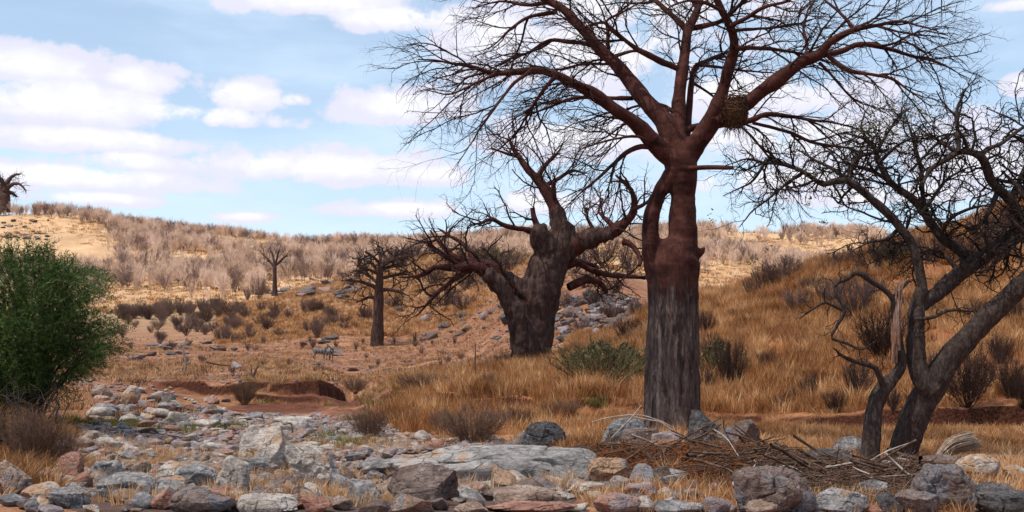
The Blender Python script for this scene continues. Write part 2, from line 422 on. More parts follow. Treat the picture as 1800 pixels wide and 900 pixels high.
hgt = t.m('ADD', t.m('MULTIPLY', n3, 0.4), t.m('MULTIPLY', n2, 1.0))
bump(t, b, hgt, 0.12, 0.8)

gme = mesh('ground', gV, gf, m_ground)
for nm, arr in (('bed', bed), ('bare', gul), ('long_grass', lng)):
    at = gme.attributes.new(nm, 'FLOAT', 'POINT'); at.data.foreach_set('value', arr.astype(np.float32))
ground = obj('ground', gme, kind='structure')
# ---------------------------------------------------------------- the cloud whose shade lies over the dry river and the trees
def shade_cloud():
    cx, cy, h = 0.0, 92.0, 900.0
    c = np.array((cx, cy, 0.0)) + np.array(SUN) * (h / SUN[2])
    rng = np.random.default_rng(3)
    Vs, Fs, off = [], [], 0
    g = 44
    u, v = np.meshgrid(np.linspace(0, 2 * np.pi, g * 2, endpoint=False), np.linspace(-np.pi / 2, np.pi / 2, g), indexing='ij')
    d = np.stack((np.cos(u) * np.cos(v), np.sin(u) * np.cos(v), np.sin(v)), -1)
    n = fbm(d * 2.2, 5, 77); rr = 1 + 0.16 * n
    p = d * rr[..., None] * np.array((255.0, 146.0, 48.0)); p[..., 2] = np.where(p[..., 2] < 0, p[..., 2] * 0.3, p[..., 2])
    p = p + c
    n1_, n2_ = u.shape; idx = np.arange(n1_ * n2_).reshape(n1_, n2_); nx = np.roll(idx, -1, 0)
    q = np.stack((idx[:, :-1], nx[:, :-1], nx[:, 1:], idx[:, 1:]), -1).reshape(-1, 4)
    m, t, b = new_mat('cloud_white', 1.0, 0.0); b.inputs['Base Color'].default_value = (0.9, 0.9, 0.92, 1)
    # thin enough for a part of the sun to come through
    tr = t.node('ShaderNodeBsdfTransparent'); tl = t.node('ShaderNodeBsdfTranslucent', Color=(0.9, 0.9, 0.92, 1))
    mx = t.node('ShaderNodeMixShader', i0=0.5, i1=b.outputs[0], i2=tl.outputs[0]); mx2 = t.node('ShaderNodeMixShader', i0=0.75, i1=mx.outputs[0], i2=tr.outputs[0])
    t.put([n for n in t.n if n.bl_idname == 'ShaderNodeOutputMaterial'][0].inputs[0], mx2.outputs[0])
    obj('cloud', mesh('cloud', p.reshape(-1, 3), q, m), kind='structure')
shade_cloud()

# ---------------------------------------------------------------- bark
def bark(name, cols, scale=(6, 6, 1.2), bump_d=0.03, fine=30.0, zmix=None, patch=None):
    m, t, b = new_mat(name, 0.88, 0.2)
    pos = t.node('ShaderNodeTexCoord').outputs['Object']
    v = t.mapping(pos, scale=scale)
    a = t.noise(v, 1.0, 8, 0.68, 0.6); f = t.noise(t.mapping(pos, scale=(1, 1, 0.35)), fine, 5, 0.7)
    col = t.ramp(t.m('ADD', t.m('MULTIPLY', a, 0.65), t.m('MULTIPLY', f, 0.35)), [(0.34, cols[0]), (0.5, cols[1]), (0.66, cols[2])])
    h = t.m('ADD', t.m('MULTIPLY', a, 1.0), t.m('MULTIPLY', f, 0.25))
    if zmix:
        peel = t.noise(t.mapping(pos, scale=(4.5, 4.5, 0.55), loc=(3, 1, 0)), 1.0, 6, 0.65, 0.4)
        col = t.mixc(t.m('MULTIPLY', t.ss(peel, 0.56, 0.66), 0.6), col, t.ramp(f, [(0.3, (0.12, 0.092, 0.084)), (0.7, (0.27, 0.225, 0.21))]))
        fis = t.noise(t.mapping(pos, scale=(6, 6, 0.7), loc=(7, 2, 0)), 1.0, 7, 0.7, 0.8)
        col = t.mixc(t.m('MULTIPLY', t.ss(fis, 0.40, 0.46, 1.0, 0.0), 0.8), col, (0.03, 0.018, 0.014))
        h = t.m('ADD', h, t.m('MULTIPLY', t.ss(fis, 0.38, 0.48), 0.5))
    if zmix:     # old grey bark low down, young red-brown bark above a ragged line
        z0, up, hb = zmix
        z = t.node('ShaderNodeSeparateXYZ', i0=pos).outputs[2]
        k = t.m('ADD', z, t.m('MULTIPLY', t.m('SUBTRACT', t.noise(t.mapping(pos, scale=(8, 8, 0.7)), 1.0, 5, 0.75), 0.5), 3.4))
        k = t.ss(k, z0 - 0.3, z0 + 0.3)
        ring = t.noise(t.mapping(pos, scale=(1, 1, 7)), 0.9, 4, 0.6)
        ucol = t.ramp(t.m('ADD', t.m('MULTIPLY', t.noise(pos, 3.5, 6, 0.6), 0.7), t.m('MULTIPLY', ring, 0.3)), [(0.36, up[0]), (0.5, up[1]), (0.66, up[2])])
        col = t.mixc(k, col, ucol); h = t.m('MULTIPLY', h, t.m('MULTIPLY_ADD', k, hb - 1.0, 1.0))
    t.put(b.inputs['Base Color'], col)
    bump(t, b, h, bump_d, 0.9)
    return m

UPRED = [(0.019, 0.006, 0.005), (0.058, 0.018, 0.013), (0.118, 0.045, 0.034)]
m_bark_main = bark('baobab_bark_peeling', [(0.020, 0.012, 0.010), (0.082, 0.055, 0.048), (0.185, 0.145, 0.13)], (7, 7, 1.1), 0.07, 20, (3.15, UPRED, 0.35))
m_bark_limb = bark('baobab_bark_young', UPRED, (2.5, 2.5, 2.5), 0.015, 30)
m_bark_old = bark('baobab_bark_old', [(0.012, 0.008, 0.007), (0.060, 0.033, 0.027), (0.135, 0.088, 0.074)], (4.5, 4.5, 0.8), 0.12, 9)
m_bark_dark = bark('acacia_bark', [(0.012, 0.008, 0.007), (0.044, 0.030, 0.025), (0.110, 0.084, 0.071)], (14, 14, 4), 0.035, 40)
m_twig = new_mat('twig', 0.85, 0.2)[0]; m_twig.node_tree.nodes['Principled BSDF'].inputs['Base Color'].default_value = (0.030, 0.014, 0.012, 1)
m_twig2 = new_mat('twig_dark', 0.85, 0.2)[0]; m_twig2.node_tree.nodes['Principled BSDF'].inputs['Base Color'].default_value = (0.022, 0.014, 0.012, 1)
m_dead = bark('dead_wood', [(0.10, 0.065, 0.045), (0.27, 0.20, 0.15), (0.48, 0.40, 0.33)], (12, 12, 12), 0.01, 50)

# ---------------------------------------------------------------- branches
def limb_px(pts, D, dy=0.0, dy0=0.0, n=None, jit=0.0, seed=0):
    """control points (column, row, half width in px), pushed dy metres away from or towards us along the limb"""
    pts = np.array(pts, float)
    L = np.sum(np.linalg.norm(np.diff(pts[:, :2], axis=0), axis=1))
    n = n or max(6, int(L / 9))
    c = catmull(pts, n); s = np.linspace(0, 1, n)
    Dd = D + dy0 + dy * s ** 1.15
    if jit: Dd = Dd + jit * (vnoise(np.stack((s * 5, s * 0 + seed, s * 0), -1), seed))
    p = np.stack(((c[:, 0] - HX) / F * Dd, Dd, CAM_Z - (c[:, 1] - HY) / F * Dd), -1)
    lump = 1 + np.where(c[:, 2] > 14, 0.02, 0.11) * vnoise(np.stack((s * n * .45, s * 0 + c[0, 0], s * 0 + c[0, 1]), -1), 91)
    return p, np.maximum(c[:, 2], 0.35) / F * D * lump

def sprout(rng, p, r, spec, level, out):
    """child twigs along a parent path; spec[level] = (gap, len0, len1, start, angle, r0, curl, bias, n)"""
    if level >= len(spec): return
    gap, l0, l1, start, (a0, a1), r0, curl, bias, n = spec[level]
    d = np.concatenate(([0], np.cumsum(np.linalg.norm(np.diff(p, axis=0), axis=1)))); L = d[-1]
    if L < gap * 0.5: return
    s = start * L + rng.uniform(0, gap)
    side = rng.uniform(0, 6.28)
    while s < L:
        u = s / L
        k = min(int(np.searchsorted(d, s)), len(p) - 1); k = max(k, 1)
        w = (s - d[k - 1]) / (d[k] - d[k - 1] + 1e-9)
        q = p[k - 1] + (p[k] - p[k - 1]) * w
        T = unit(p[k] - p[k - 1])
        ref = np.array((0, 0, 1.0)) if abs(T[2]) < 0.8 else np.array((1.0, 0, 0))
        U = unit(np.cross(T, ref)); Wv = np.cross(T, U)
        side += 2.4 + rng.uniform(-0.7, 0.7)
        a = math.radians(rng.uniform(a0, a1))
        dr = T * math.cos(a) + (U * math.cos(side) + Wv * math.sin(side)) * math.sin(a)
        ln = rng.uniform(l0, l1) * (1.15 - 0.5 * u)
        rp = r[k]; rr = min(r0 * rng.uniform(0.7, 1.25), rp * 0.75)
        b = np.array(bias)
        pts = [q]; cur = dr + b * 0.3
        for i in range(n - 1):
            cur = unit(cur + rng.normal(0, curl, 3) + b * (i / n) * 0.5)
            pts.append(pts[-1] + cur * ln / (n - 1))
        pts = np.array(pts); rad_ = np.linspace(rr, rr * 0.4, n)
        out.append((pts, rad_, 5 if rr > 0.03 else 3))
        sprout(rng, pts, rad_, spec, level + 1, out)
        s += gap * rng.uniform(0.6, 1.5)

def tree_root(name, loc, label, cat='tree', group=None):
    o = bpy.data.objects.new(name, None); o.location = loc; o.empty_display_size = 0.3; COL.objects.link(o)
    o['label'] = label; o['category'] = cat
    if group: o['group'] = group
    return o

def add_part(root, name, me, label=None):
    o = bpy.data.objects.new(name, me); COL.objects.link(o); o.parent = root
    o.location = -root.location if root.parent is None else (0, 0, 0)
    # vertices are in world space: move them to the root's space so that object coordinates start at the foot
    V, _ = mesh_arrays(me)
    if root.parent is None:
        set_co(me, V - np.array(root.location)); o.location = (0, 0, 0)
    else:
        set_co(me, V - np.array(root.parent.location))
    if label: o['label'] = label
    return o

def ring_path(cols):
    """trunk from rows (row, left column, right column)"""
    return [((l + r_) / 2, row, (r_ - l) / 2) for row, l, r_ in cols]

def limb_part(root, name, limbs, mat, spec, seed, twig_mat=m_twig, label=None, D=26.0, nsides=12, rough=0.04):
    """one limb (first path) with its side branches; its twigs are a sub-part"""
    rng = np.random.default_rng(seed)
    paths = [(p, r, nsides if r[0] > 0.05 else 6) for p, r in limbs]
    V, Fc = tubes(paths)
    V = V + 0.0
    n = fbm(V * 3.0, 3, seed)
    # lumpy, not turned on a lathe
    k = 0
    ctr = []
    for p, r, s in paths: pass
    V += rough * np.stack((fbm(V * 2.4, 3, seed + 1), fbm(V * 2.4, 3, seed + 2), fbm(V * 2.4, 3, seed + 3)), -1)
    lo = add_part(root, name, mesh(name, V, Fc, mat), label)
    tw = []
    for p, r in limbs: sprout(rng, p, r, spec, 0, tw)
    if tw:
        V, Fc = tubes(tw)
        me = mesh('twigs', V, Fc, twig_mat)
        o = bpy.data.objects.new('twigs', me); COL.objects.link(o); o.parent = lo; o['kind'] = 'stuff'
        set_co(me, V - np.array(root.location))
    return lo, len(tw)

# ================================================================ the great baobab in the middle
D1 = 26.0
base = on_ground(1182, D1)
baobab = tree_root('baobab_tree', base, 'tallest bare baobab with looped stem, grey peeling lower trunk and a nest in its fork')
trunk_rows = [(775, 1108, 1256), (760, 1124, 1240), (735, 1131, 1231), (700, 1134, 1229), (640, 1136, 1228), (560, 1139, 1227), (500, 1140, 1227), (462, 1140, 1231), (442, 1150, 1231),
              (425, 1171, 1228), (385, 1176, 1224), (345, 1178, 1223), (300, 1170, 1226), (275, 1166, 1224), (255, 1172, 1214)]
L = []
def T_(rows, dy=0, dy0=0, D=D1): L.append(limb_px(ring_path(rows), D, dy, dy0))
paths = [limb_px(ring_path(trunk_rows), D1, 0, 0, n=60)]
loop = limb_px([(1160, 540, 14), (1152, 490, 17), (1147, 450, 18), (1143, 410, 15.5), (1146, 375, 14.5), (1157, 345, 13.5), (1174, 315, 13), (1188, 295, 12)], D1, 0, -0.05, n=40)
knob = limb_px([(1205, 455, 18), (1222, 447, 12), (1236, 440, 5), (1239, 434, 2)], D1, -0.1, 0)
stubk = limb_px([(1068, 186, 7), (1052, 180, 8)], D1 - 0.4)
D_L1 = [(1190, 285, 20), (1160, 262, 19), (1117, 217, 15), (1085, 195, 13), (1053, 172, 12), (1017, 152, 10), (977, 132, 8.5), (947, 123, 7.5), (913, 126, 6.5), (867, 128, 5), (833, 118, 3.5), (790, 110, 2.2), (735, 104, 1)]
D_L2 = [(1192, 265, 24), (1167, 212, 20), (1140, 183, 17), (1117, 155, 15.5), (1083, 113, 14), (1050, 80, 12), (1017, 43, 10.5), (993, 18, 9), (960, 0, 7), (915, -22, 4.5), (860, -45, 2)]
D_L3 = [(1196, 265, 20), (1192, 215, 15), (1195, 165, 13), (1200, 120, 11.5), (1205, 75, 10), (1210, 50, 9.5), (1224, 20, 7), (1232, -25, 6), (1226, -80, 3), (1220, -120, 1)]
D_L4 = [(1200, 285, 24), (1222, 255, 21), (1250, 213, 19), (1267, 170, 15), (1280, 125, 12), (1290, 80, 10), (1283, 45, 8.5), (1268, 15, 7), (1255, -20, 6), (1262, -70, 4), (1280, -120, 1.5)]
D_L5 = [(1262, 215, 12), (1285, 200, 13), (1312, 182, 14), (1350, 153, 13.5), (1387, 126, 12.5), (1413, 108, 11.5), (1440, 96, 10), (1455, 78, 8), (1480, 62, 7), (1502, 52, 5.5), (1540, 44, 3.8), (1590, 38, 2.4), (1650, 55, 1)]
def LP(c, dy, dy0=0, jit=0.25, s=1): return limb_px([(a_, b_, r_ * (.86 if r_ < 22 else .95)) for a_, b_, r_ in c], D1, dy, dy0, jit=0, seed=s)
L1, L2, L3, L4, L5 = LP(D_L1, -2.6), LP(D_L2, 1.9), LP(D_L3, 1.4), LP(D_L4, -1.5), LP(D_L5, -2.2, -0.7)
stem_bits = [paths[0], loop, knob] + [(p[:max(4, int(len(p) * f))], r[:max(4, int(len(r) * f))]) for (p, r), f in ((L1, 0.16), (L2, 0.26), (L3, 0.2), (L4, 0.26))]
V, Fc = [], []; off = 0
for p, r in stem_bits:
    v, f = tubes([(p, r, 28)])
    n_, s_ = len(p), 28
    v = np.vstack((v, p[:1], p[-1:]))
    f = f.tolist() + [[(i + 1) % s_, i, len(v) - 2] for i in range(s_)] + [[(n_ - 1) * s_ + i, (n_ - 1) * s_ + (i + 1) % s_, len(v) - 1] for i in range(s_)]
    V.append(v); Fc += [[k + off for k in q] for q in f]; off += len(v)
tm = remesh(np.vstack(V), Fc, 0.028, 5)
Vt, Nt = mesh_arrays(tm)
zz = Vt[:, 2] - base[2]
low = np.clip((3.3 + 0.5 * vnoise(Vt * np.array((3, 3, 0.5)), 9) - zz) / 0.3, 0, 1)
q = Vt * np.array((1, 1, 0.13))
ridge = fbm(q * 5.5, 4, 41, ridged=True)
plates = np.floor(2.5 * (vnoise(Vt * np.array((4.0, 4.0, 0.9)), 45) + 1)) / 5
disp = low * (0.045 * (ridge - 0.2) + 0.03 * plates) + (1 - low) * (0.022 * fbm(Vt * np.array((2, 2, 7)), 3, 43)) + 0.02 * fbm(Vt * 1.3, 3, 44)
flare = np.clip((0.55 - zz) / 0.55, 0, 1) ** 1.5
aa = np.arctan2(Vt[:, 1] - base[1], Vt[:, 0] - base[0])
disp = disp + flare * 0.10 * (np.cos(aa * 5 + 1.0) + 0.5 * np.cos(aa * 9))
set_co(tm, Vt + Nt * disp[:, None]); tm.materials.clear(); tm.materials.append(m_bark_main)
tm.polygons.foreach_set('use_smooth', np.ones(len(tm.polygons), bool))
add_part(baobab, 'trunk', tm)

UP = 0.12
SPEC1 = [(0.23, 0.9, 2.35, 0.26, (14, 48), 0.027, 0.15, (0, 0, 0.0), 11),
         (0.16, 0.35, 1.0, 0.15, (20, 55), 0.0135, 0.25, (0, 0, -0.04), 7),
         (0.15, 0.14, 0.40, 0.15, (28, 65), 0.0080, 0.36, (0, 0, 0.04), 5)]
def sp(bias, base=SPEC1, **k):
    out = []
    for i, s in enumerate(base):
        s = list(s); s[7] = tuple(np.array(bias) * (1.0 if i < 2 else 0.5) + np.array(s[7])); out.append(tuple(s))
    return out
cnt = 0
def BL(limbs, bias, seed, base=SPEC1):
    global cnt
    _, n = limb_part(baobab, 'limb', limbs, m_bark_limb, sp(bias, base), seed, D=D1, rough=0.03); cnt += n

BL([L1, LP([(935, 124, 3.5), (900, 150, 3), (870, 190, 2.3), (845, 225, 1.7), (820, 262, 1), (792, 272, .6)], -1.0, -2.2), LP([(977, 133, 4), (950, 165, 3.3), (925, 205, 2.5), (905, 240, 1.3)], 0.8, -1.9),
    LP([(870, 128, 3), (830, 150, 2.4), (790, 165, 1.6), (750, 158, .8)], -1.2, -2.3)], (-0.20, 0, -0.30), 1)
BL([L2, LP([(1040, 80, 5), (1010, 74, 4.8), (967, 71, 4.2), (933, 90, 3.3), (887, 108, 2.2), (840, 135, 1)], 1.2, 1.3), LP([(1112, 172, 4.5), (1067, 172, 4), (1030, 171, 3.8), (1000, 175, 3.4), (960, 190, 2.6), (925, 205, 1.5), (895, 235, .8)], -1.2, 0.6),
    LP([(980, 22, 5), (935, 28, 4.2), (900, 48, 3), (870, 78, 1.6), (840, 92, .8)], -0.7, 1.6), LP([(965, 5, 5), (925, 8, 4), (880, 3, 2.4), (830, 14, 1)], 1.5, 1.6), LP([(1085, 113, 4), (1040, 112, 3), (985, 122, 2), (940, 130, 1)], 1.2, 1.0)], (-0.22, 0, -0.12), 2)
BL([L3, LP([(1208, 57, 6), (1190, 35, 6), (1167, 13, 5.5), (1137, -8, 4), (1090, -30, 2)], 1.4, 1.1), LP([(1210, 52, 6), (1240, 44, 5.8), (1267, 36, 5), (1292, 16, 4), (1318, -8, 3), (1350, -30, 1.5)], -1.2, 1.0),
    LP([(1192, 122, 6.5), (1165, 110, 6.2), (1133, 93, 5.6), (1105, 76, 4.5), (1080, 55, 3.6), (1067, 37, 3), (1100, 18, 2.2), (1140, -2, 1)], -0.9, 0.4),
    LP([(1150, 103, 4), (1117, 88, 3.6), (1080, 100, 2.6), (1030, 110, 1.6), (985, 125, .9)], 1.6, 0.5), LP([(1065, 40, 3), (1045, 42, 2.6), (1020, 50, 1.5)], 0.5, 0.2), LP([(1070, 85, 3.5), (1068, 62, 4), (1066, 38, 3)], 0.1, 0.3)], (-0.05, 0.1, 0.02), 3)
BL([LP([(1205, 245, 12), (1208, 215, 9), (1214, 165, 7), (1222, 120, 6.5), (1238, 108, 5), (1265, 97, 3.8), (1285, 90, 2.5)], 1.2, 0.25), LP([(1223, 113, 4), (1265, 118, 3), (1310, 125, 2.2), (1370, 128, 1.2)], 1.4, 0.9), LP([(1218, 145, 3.5), (1240, 160, 2.8), (1275, 185, 1.8), (1310, 215, 1)], 1.4, 0.8)], (0.1, 0.2, 0), 4)
BL([L4, LP([(1290, 85, 5), (1333, 84, 4.5), (1367, 88, 4), (1410, 95, 2.8), (1460, 100, 1.4)], 0.8, -1.0), LP([(1285, 45, 5), (1310, 32, 4.4), (1345, 12, 3.2), (1390, 0, 2)], -1.0, -1.0),
    LP([(1286, 55, 4), (1330, 50, 3.2), (1390, 45, 2.2), (1440, 30, 1)], 1.0, -1.0), LP([(1270, 18, 4), (1240, 5, 3.4), (1205, 2, 2.2), (1165, 20, 1)], -1.4, -1.1)], (0.15, 0, -0.02), 5)
BL([L5, LP([(1440, 98, 6), (1477, 90, 5.8), (1510, 78, 5), (1550, 83, 4), (1600, 97, 3), (1650, 112, 1.8), (1700, 135, .8)], 0.9, -1.6), LP([(1455, 97, 5), (1475, 113, 4.4), (1500, 126, 3.8), (1535, 131, 3.2), (1567, 138, 2.6), (1600, 160, 1.6), (1640, 190, .8)], -0.8, -1.7),
    LP([(1418, 108, 3), (1418, 75, 3), (1412, 45, 2.4), (1425, 10, 1.4)], 0.8, -1.4), LP([(1440, 110, 3.5), (1465, 135, 2.8), (1490, 165, 2), (1530, 205, 1)], 0.6, -1.6), LP([(1500, 52, 4), (1480, 25, 3), (1450, 0, 2), (1420, -25, 1)], 0.8, -1.9),
    LP([(1540, 45, 2.6), (1600, 60, 1.8), (1660, 66, .8)], 1.2, -2.0)], (0.24, 0, -0.08), 6)
BL([LP([(1200, 232, 10), (1225, 222, 8), (1267, 219, 7), (1317, 212, 6), (1350, 202, 5), (1400, 207, 3.6), (1467, 217, 2.2), (1540, 235, 1)], 1.2, 0.2), LP([(1323, 216, 4), (1383, 232, 3.8), (1433, 252, 3.2), (1500, 263, 2.2), (1560, 290, 1)], 0.6, 0.7), LP([(1300, 220, 3), (1330, 250, 2.4), (1365, 295, 1.6), (1390, 340, .8)], 0.5, 0.6)], (0.16, 0, -0.12), 7)
BL([LP([(1165, 262, 8), (1130, 258, 5.5), (1100, 268, 4.5), (1078, 290, 3.8), (1060, 305, 3), (1025, 335, 1.6), (990, 370, .8)], -1.4, -0.1), LP([(1150, 250, 4), (1115, 240, 3), (1070, 247, 2.2), (1020, 262, 1)], -1.2, -0.3), LP([(1140, 235, 4), (1110, 215, 3), (1075, 235, 2), (1040, 255, 1)], 0.8, 0.2)], (-0.2, 0, -0.28), 8)
BL([LP([(1195, 205, 6), (1170, 188, 4.5), (1145, 182, 3.8), (1105, 190, 2.4), (1060, 215, 1.2)], 1.8, 0.2)], (-0.1, 0.2, -0.1), 9)
snag_p = LP([(1210, 296, 5), (1245, 294, 4.6), (1288, 295, 4)], -0.5, -0.3)
limb_part(baobab, 'broken_stub', [snag_p], m_bark_limb, [], 10, rough=0.01)

# the woven nest in the fork
def nest():
    c = P(1291, 197, D1 - 1.25); rng = np.random.default_rng(12); w, h = 0.29, 0.34
    tw = []
    for i in range(900):
        a = rng.uniform(0, 6.28); zt = rng.uniform(-1, 1)
        prof = math.sqrt(max(0.02, 1 - max(0, -zt) ** 2.2 * 0.95)) * (1.0 - 0.12 * max(0, zt))
        pt = np.array((math.cos(a) * w * prof, math.sin(a) * w * prof, zt * h))
        tg = unit(np.array((-math.sin(a), math.cos(a), rng.normal(0, 0.5))))
        ln = rng.uniform(0.10, 0.28)
        pts = np.array([pt + tg * ln * (s - 0.5) - np.array((math.cos(a), math.sin(a), 0)) * ((s - 0.5) * ln) ** 2 * 2 for s in np.linspace(0, 1, 4)]) + rng.normal(0, 0.012, 3)
        tw.append((pts + c, np.full(4, rng.uniform(0.004, 0.009)), 3))
    for i in range(60):
        a = rng.uniform(0, 6.28); s0 = np.array((math.cos(a) * w * .6, math.sin(a) * w * .6, -h * 0.85)); d = np.array((math.cos(a) * .3, math.sin(a) * .3, -1)) + rng.normal(0, .3, 3)
        tw.append((np.array([s0 + d * k * 0.07 for k in range(4)]) + c, np.full(4, 0.004), 3))
    V, Fc = tubes(tw)
    m, t, b = new_mat('nest_grass', 0.95, 0.1); ps = t.node('ShaderNodeTexCoord').outputs['Object']
    t.put(b.inputs['Base Color'], t.ramp(t.noise(ps, 30, 3, 0.6), [(0.35, (0.04, 0.02, 0.012)), (0.6, (0.15, 0.078, 0.045))]))
    root = tree_root('bird_nest', c - np.array((0, 0, h)), 'round woven twig nest wedged in the right-reaching fork of the tallest baobab', 'nest')
    root['label'] = 'round woven twig nest wedged in a fork of the tallest baobab'
    add_part(root, 'twig_shell', mesh('twig_shell', V, Fc, m))
    g = 20; u, v = np.meshgrid(np.linspace(0, 6.283, g, endpoint=False), np.linspace(-1, 0.8, 12), indexing='ij')
    pr = np.sqrt(np.maximum(0.0, 1 - np.maximum(0, -v) ** 2.2)) * (1 - .12 * np.maximum(0, v)) * 0.94
    p = np.stack((np.cos(u) * w * pr, np.sin(u) * w * pr, v * h), -1).reshape(-1, 3) + c
    idx = np.arange(g * 12).reshape(g, 12); nx = np.roll(idx, -1, 0)
    add_part(root, 'lining', mesh('lining', p, np.stack((idx[:, :-1], nx[:, :-1], nx[:, 1:], idx[:, 1:]), -1).reshape(-1, 4), m))
nest()

# ================================================================ the squat old baobab behind it
D2 = 55.0
b2 = on_ground(928, D2)
old = tree_root('baobab_tree', b2, 'thick leaning old baobab with a broken crown, standing on the grassy bank')
def LQ(c, dy, dy0=0): return limb_px(c, D2, dy, dy0)
tr2 = limb_px([(922, 672, 44), (926, 650, 35), (931, 620, 33), (936, 580, 33), (942, 540, 35), (950, 510, 35), (961, 480, 32), (972, 450, 30), (982, 428, 29), (988, 408, 20), (986, 392, 15)], D2, 0, 0, n=50)
tr2b = limb_px([(922, 650, 24), (918, 610, 22), (912, 580, 19), (905, 560, 17), (897, 535, 15), (888, 515, 14), (872, 497, 12), (855, 483, 11)], D2, -1.2, -0.5, n=24)
A1 = LQ([(905, 555, 15), (897, 530, 14), (884, 508, 13), (865, 492, 11), (845, 472, 10), (822, 468, 8), (800, 471, 6.5), (765, 470, 4.5), (735, 485, 2.5), (700, 487, 1)], -3.0, -0.4)
A2 = LQ([(945, 540, 14), (925, 518, 11), (905, 500, 10), (885, 482, 9), (862, 466, 8), (838, 462, 7), (800, 452, 5), (775, 430, 3), (755, 405, 1)], 1.5, -0.6)
B1 = LQ([(990, 415, 18), (982, 385, 14), (975, 365, 12), (965, 345, 10.5), (955, 328, 9.5), (940, 310, 8), (925, 294, 6.5), (912, 275, 5), (900, 258, 3.6), (893, 235, 1.2)], 1.0, 0)
C1 = LQ([(965, 440, 22), (955, 420, 19), (950, 405, 16), (952, 396, 12)], -0.3, -0.3)
R1_ = LQ([(995, 440, 18), (1020, 427, 16), (1050, 415, 14), (1078, 407, 12), (1097, 393, 9), (1110, 380, 7), (1116, 358, 6), (1110, 335, 4.5), (1098, 322, 3.4), (1082, 308, 1.5)], -2.0, 0)
V, Fc, off = [], [], 0
for p, r in [tr2, tr2b, (C1[0], C1[1])] + [(a[0][:int(len(a[0]) * f)], a[1][:int(len(a[0]) * f)]) for a, f in ((A1, .35), (A2, .35), (B1, .3), (R1_, .45))]:
    v, f = tubes([(p, r, 24)]); n_ = len(p); v = np.vstack((v, p[:1], p[-1:]))
    f = f.tolist() + [[(i + 1) % 24, i, len(v) - 2] for i in range(24)] + [[(n_ - 1) * 24 + i, (n_ - 1) * 24 + (i + 1) % 24, len(v) - 1] for i in range(24)]
    V.append(v); Fc += [[k + off for k in q] for q in f]; off += len(v)
tm = remesh(np.vstack(V), Fc, 0.06, 4); Vt, Nt = mesh_arrays(tm)
dd = 0.20 * (fbm(Vt * np.array((1.6, 1.6, 0.28)), 4, 51, ridged=True) - 0.25) + 0.16 * fbm(Vt * 0.9, 3, 52) + 0.06 * fbm(Vt * 3.5, 3, 53)
set_co(tm, Vt + Nt * dd[:, None]); tm.materials.clear(); tm.materials.append(m_bark_old)
tm.polygons.foreach_set('use_smooth', np.ones(len(tm.polygons), bool))
add_part(old, 'trunk', tm)
SPEC2 = [(0.40, 1.3, 3.2, 0.24, (25, 65), 0.055, 0.24, (0, 0, 0.02), 9), (0.28, 0.5, 1.5, 0.12, (28, 65), 0.026, 0.30, (0, 0, 0.02), 6), (0.27, 0.2, 0.75, 0.1, (28, 65), 0.014, 0.34, (0, 0, 0), 4)]
def OL(limbs, bias, seed): limb_part(old, 'limb', limbs, m_bark_limb, sp(bias, SPEC2), seed, rough=0.05)
OL([A1, LQ([(832, 468, 6), (808, 485, 5), (780, 505, 4), (755, 530, 3), (732, 555, 1.2)], -1.0, -1.6), LQ([(812, 470, 5), (790, 455, 4), (770, 440, 3), (750, 425, 1.4)], -1.4, -1.8)], (-0.15, 0, 0.0), 21)
OL([A2, LQ([(838, 462, 5), (815, 430, 4), (790, 415, 2.6), (770, 402, 1.2)], 1.5, 0.3)], (-0.08, 0, 0.1), 22)
OL([B1, LQ([(945, 312, 5), (955, 295, 4), (968, 280, 3), (985, 262, 1.2)], 0.6, .4), LQ([(955, 328, 5), (985, 312, 3.6), (1005, 300, 2.4), (1030, 305, 1)], 1.0, .4), LQ([(975, 350, 4), (973, 330, 4.5), (975, 322, 3.5)], -.3, 0), LQ([(915, 278, 3), (890, 270, 2.4), (865, 262, 1.3)], .5, .5)], (0, 0, 0.12), 23)
OL([LQ([(940, 408, 6), (920, 403, 5), (900, 400, 4.4), (880, 393, 4), (862, 385, 3.2), (840, 395, 2.2), (825, 388, 1)], -1.2, -.3), LQ([(945, 400, 6), (938, 380, 5), (936, 365, 4)], 0, -.2)], (-0.1, 0, 0.08), 24)
OL([R1_, LQ([(1095, 425, 6), (1110, 430, 5), (1120, 442, 4.4), (1127, 458, 4), (1124, 466, 3)], -.8, -1.6), LQ([(1112, 370, 4), (1130, 360, 3), (1150, 345, 1.5)], -.8, -1.4), LQ([(1085, 405, 5), (1065, 385, 4), (1052, 372, 2.6), (1060, 350, 1.5)], 1.2, -1), LQ([(1050, 412, 4), (1035, 390, 3), (1030, 365, 1.6)], .8, -.6)], (0.1, 0, 0.1), 25)
OL([LQ([(990, 470, 8), (1015, 462, 6), (1040, 475, 5.5), (1075, 484, 5), (1105, 486, 4), (1135, 489, 2.5)], 2.0, .4), LQ([(1000, 505, 8), (1030, 492, 7), (1055, 497, 6), (1066, 515, 4)], 1.2, .3), LQ([(1000, 455, 5), (1030, 462, 4.4), (1050, 470, 3)], 1.5, .5)], (0.1, 0, -0.06), 26)

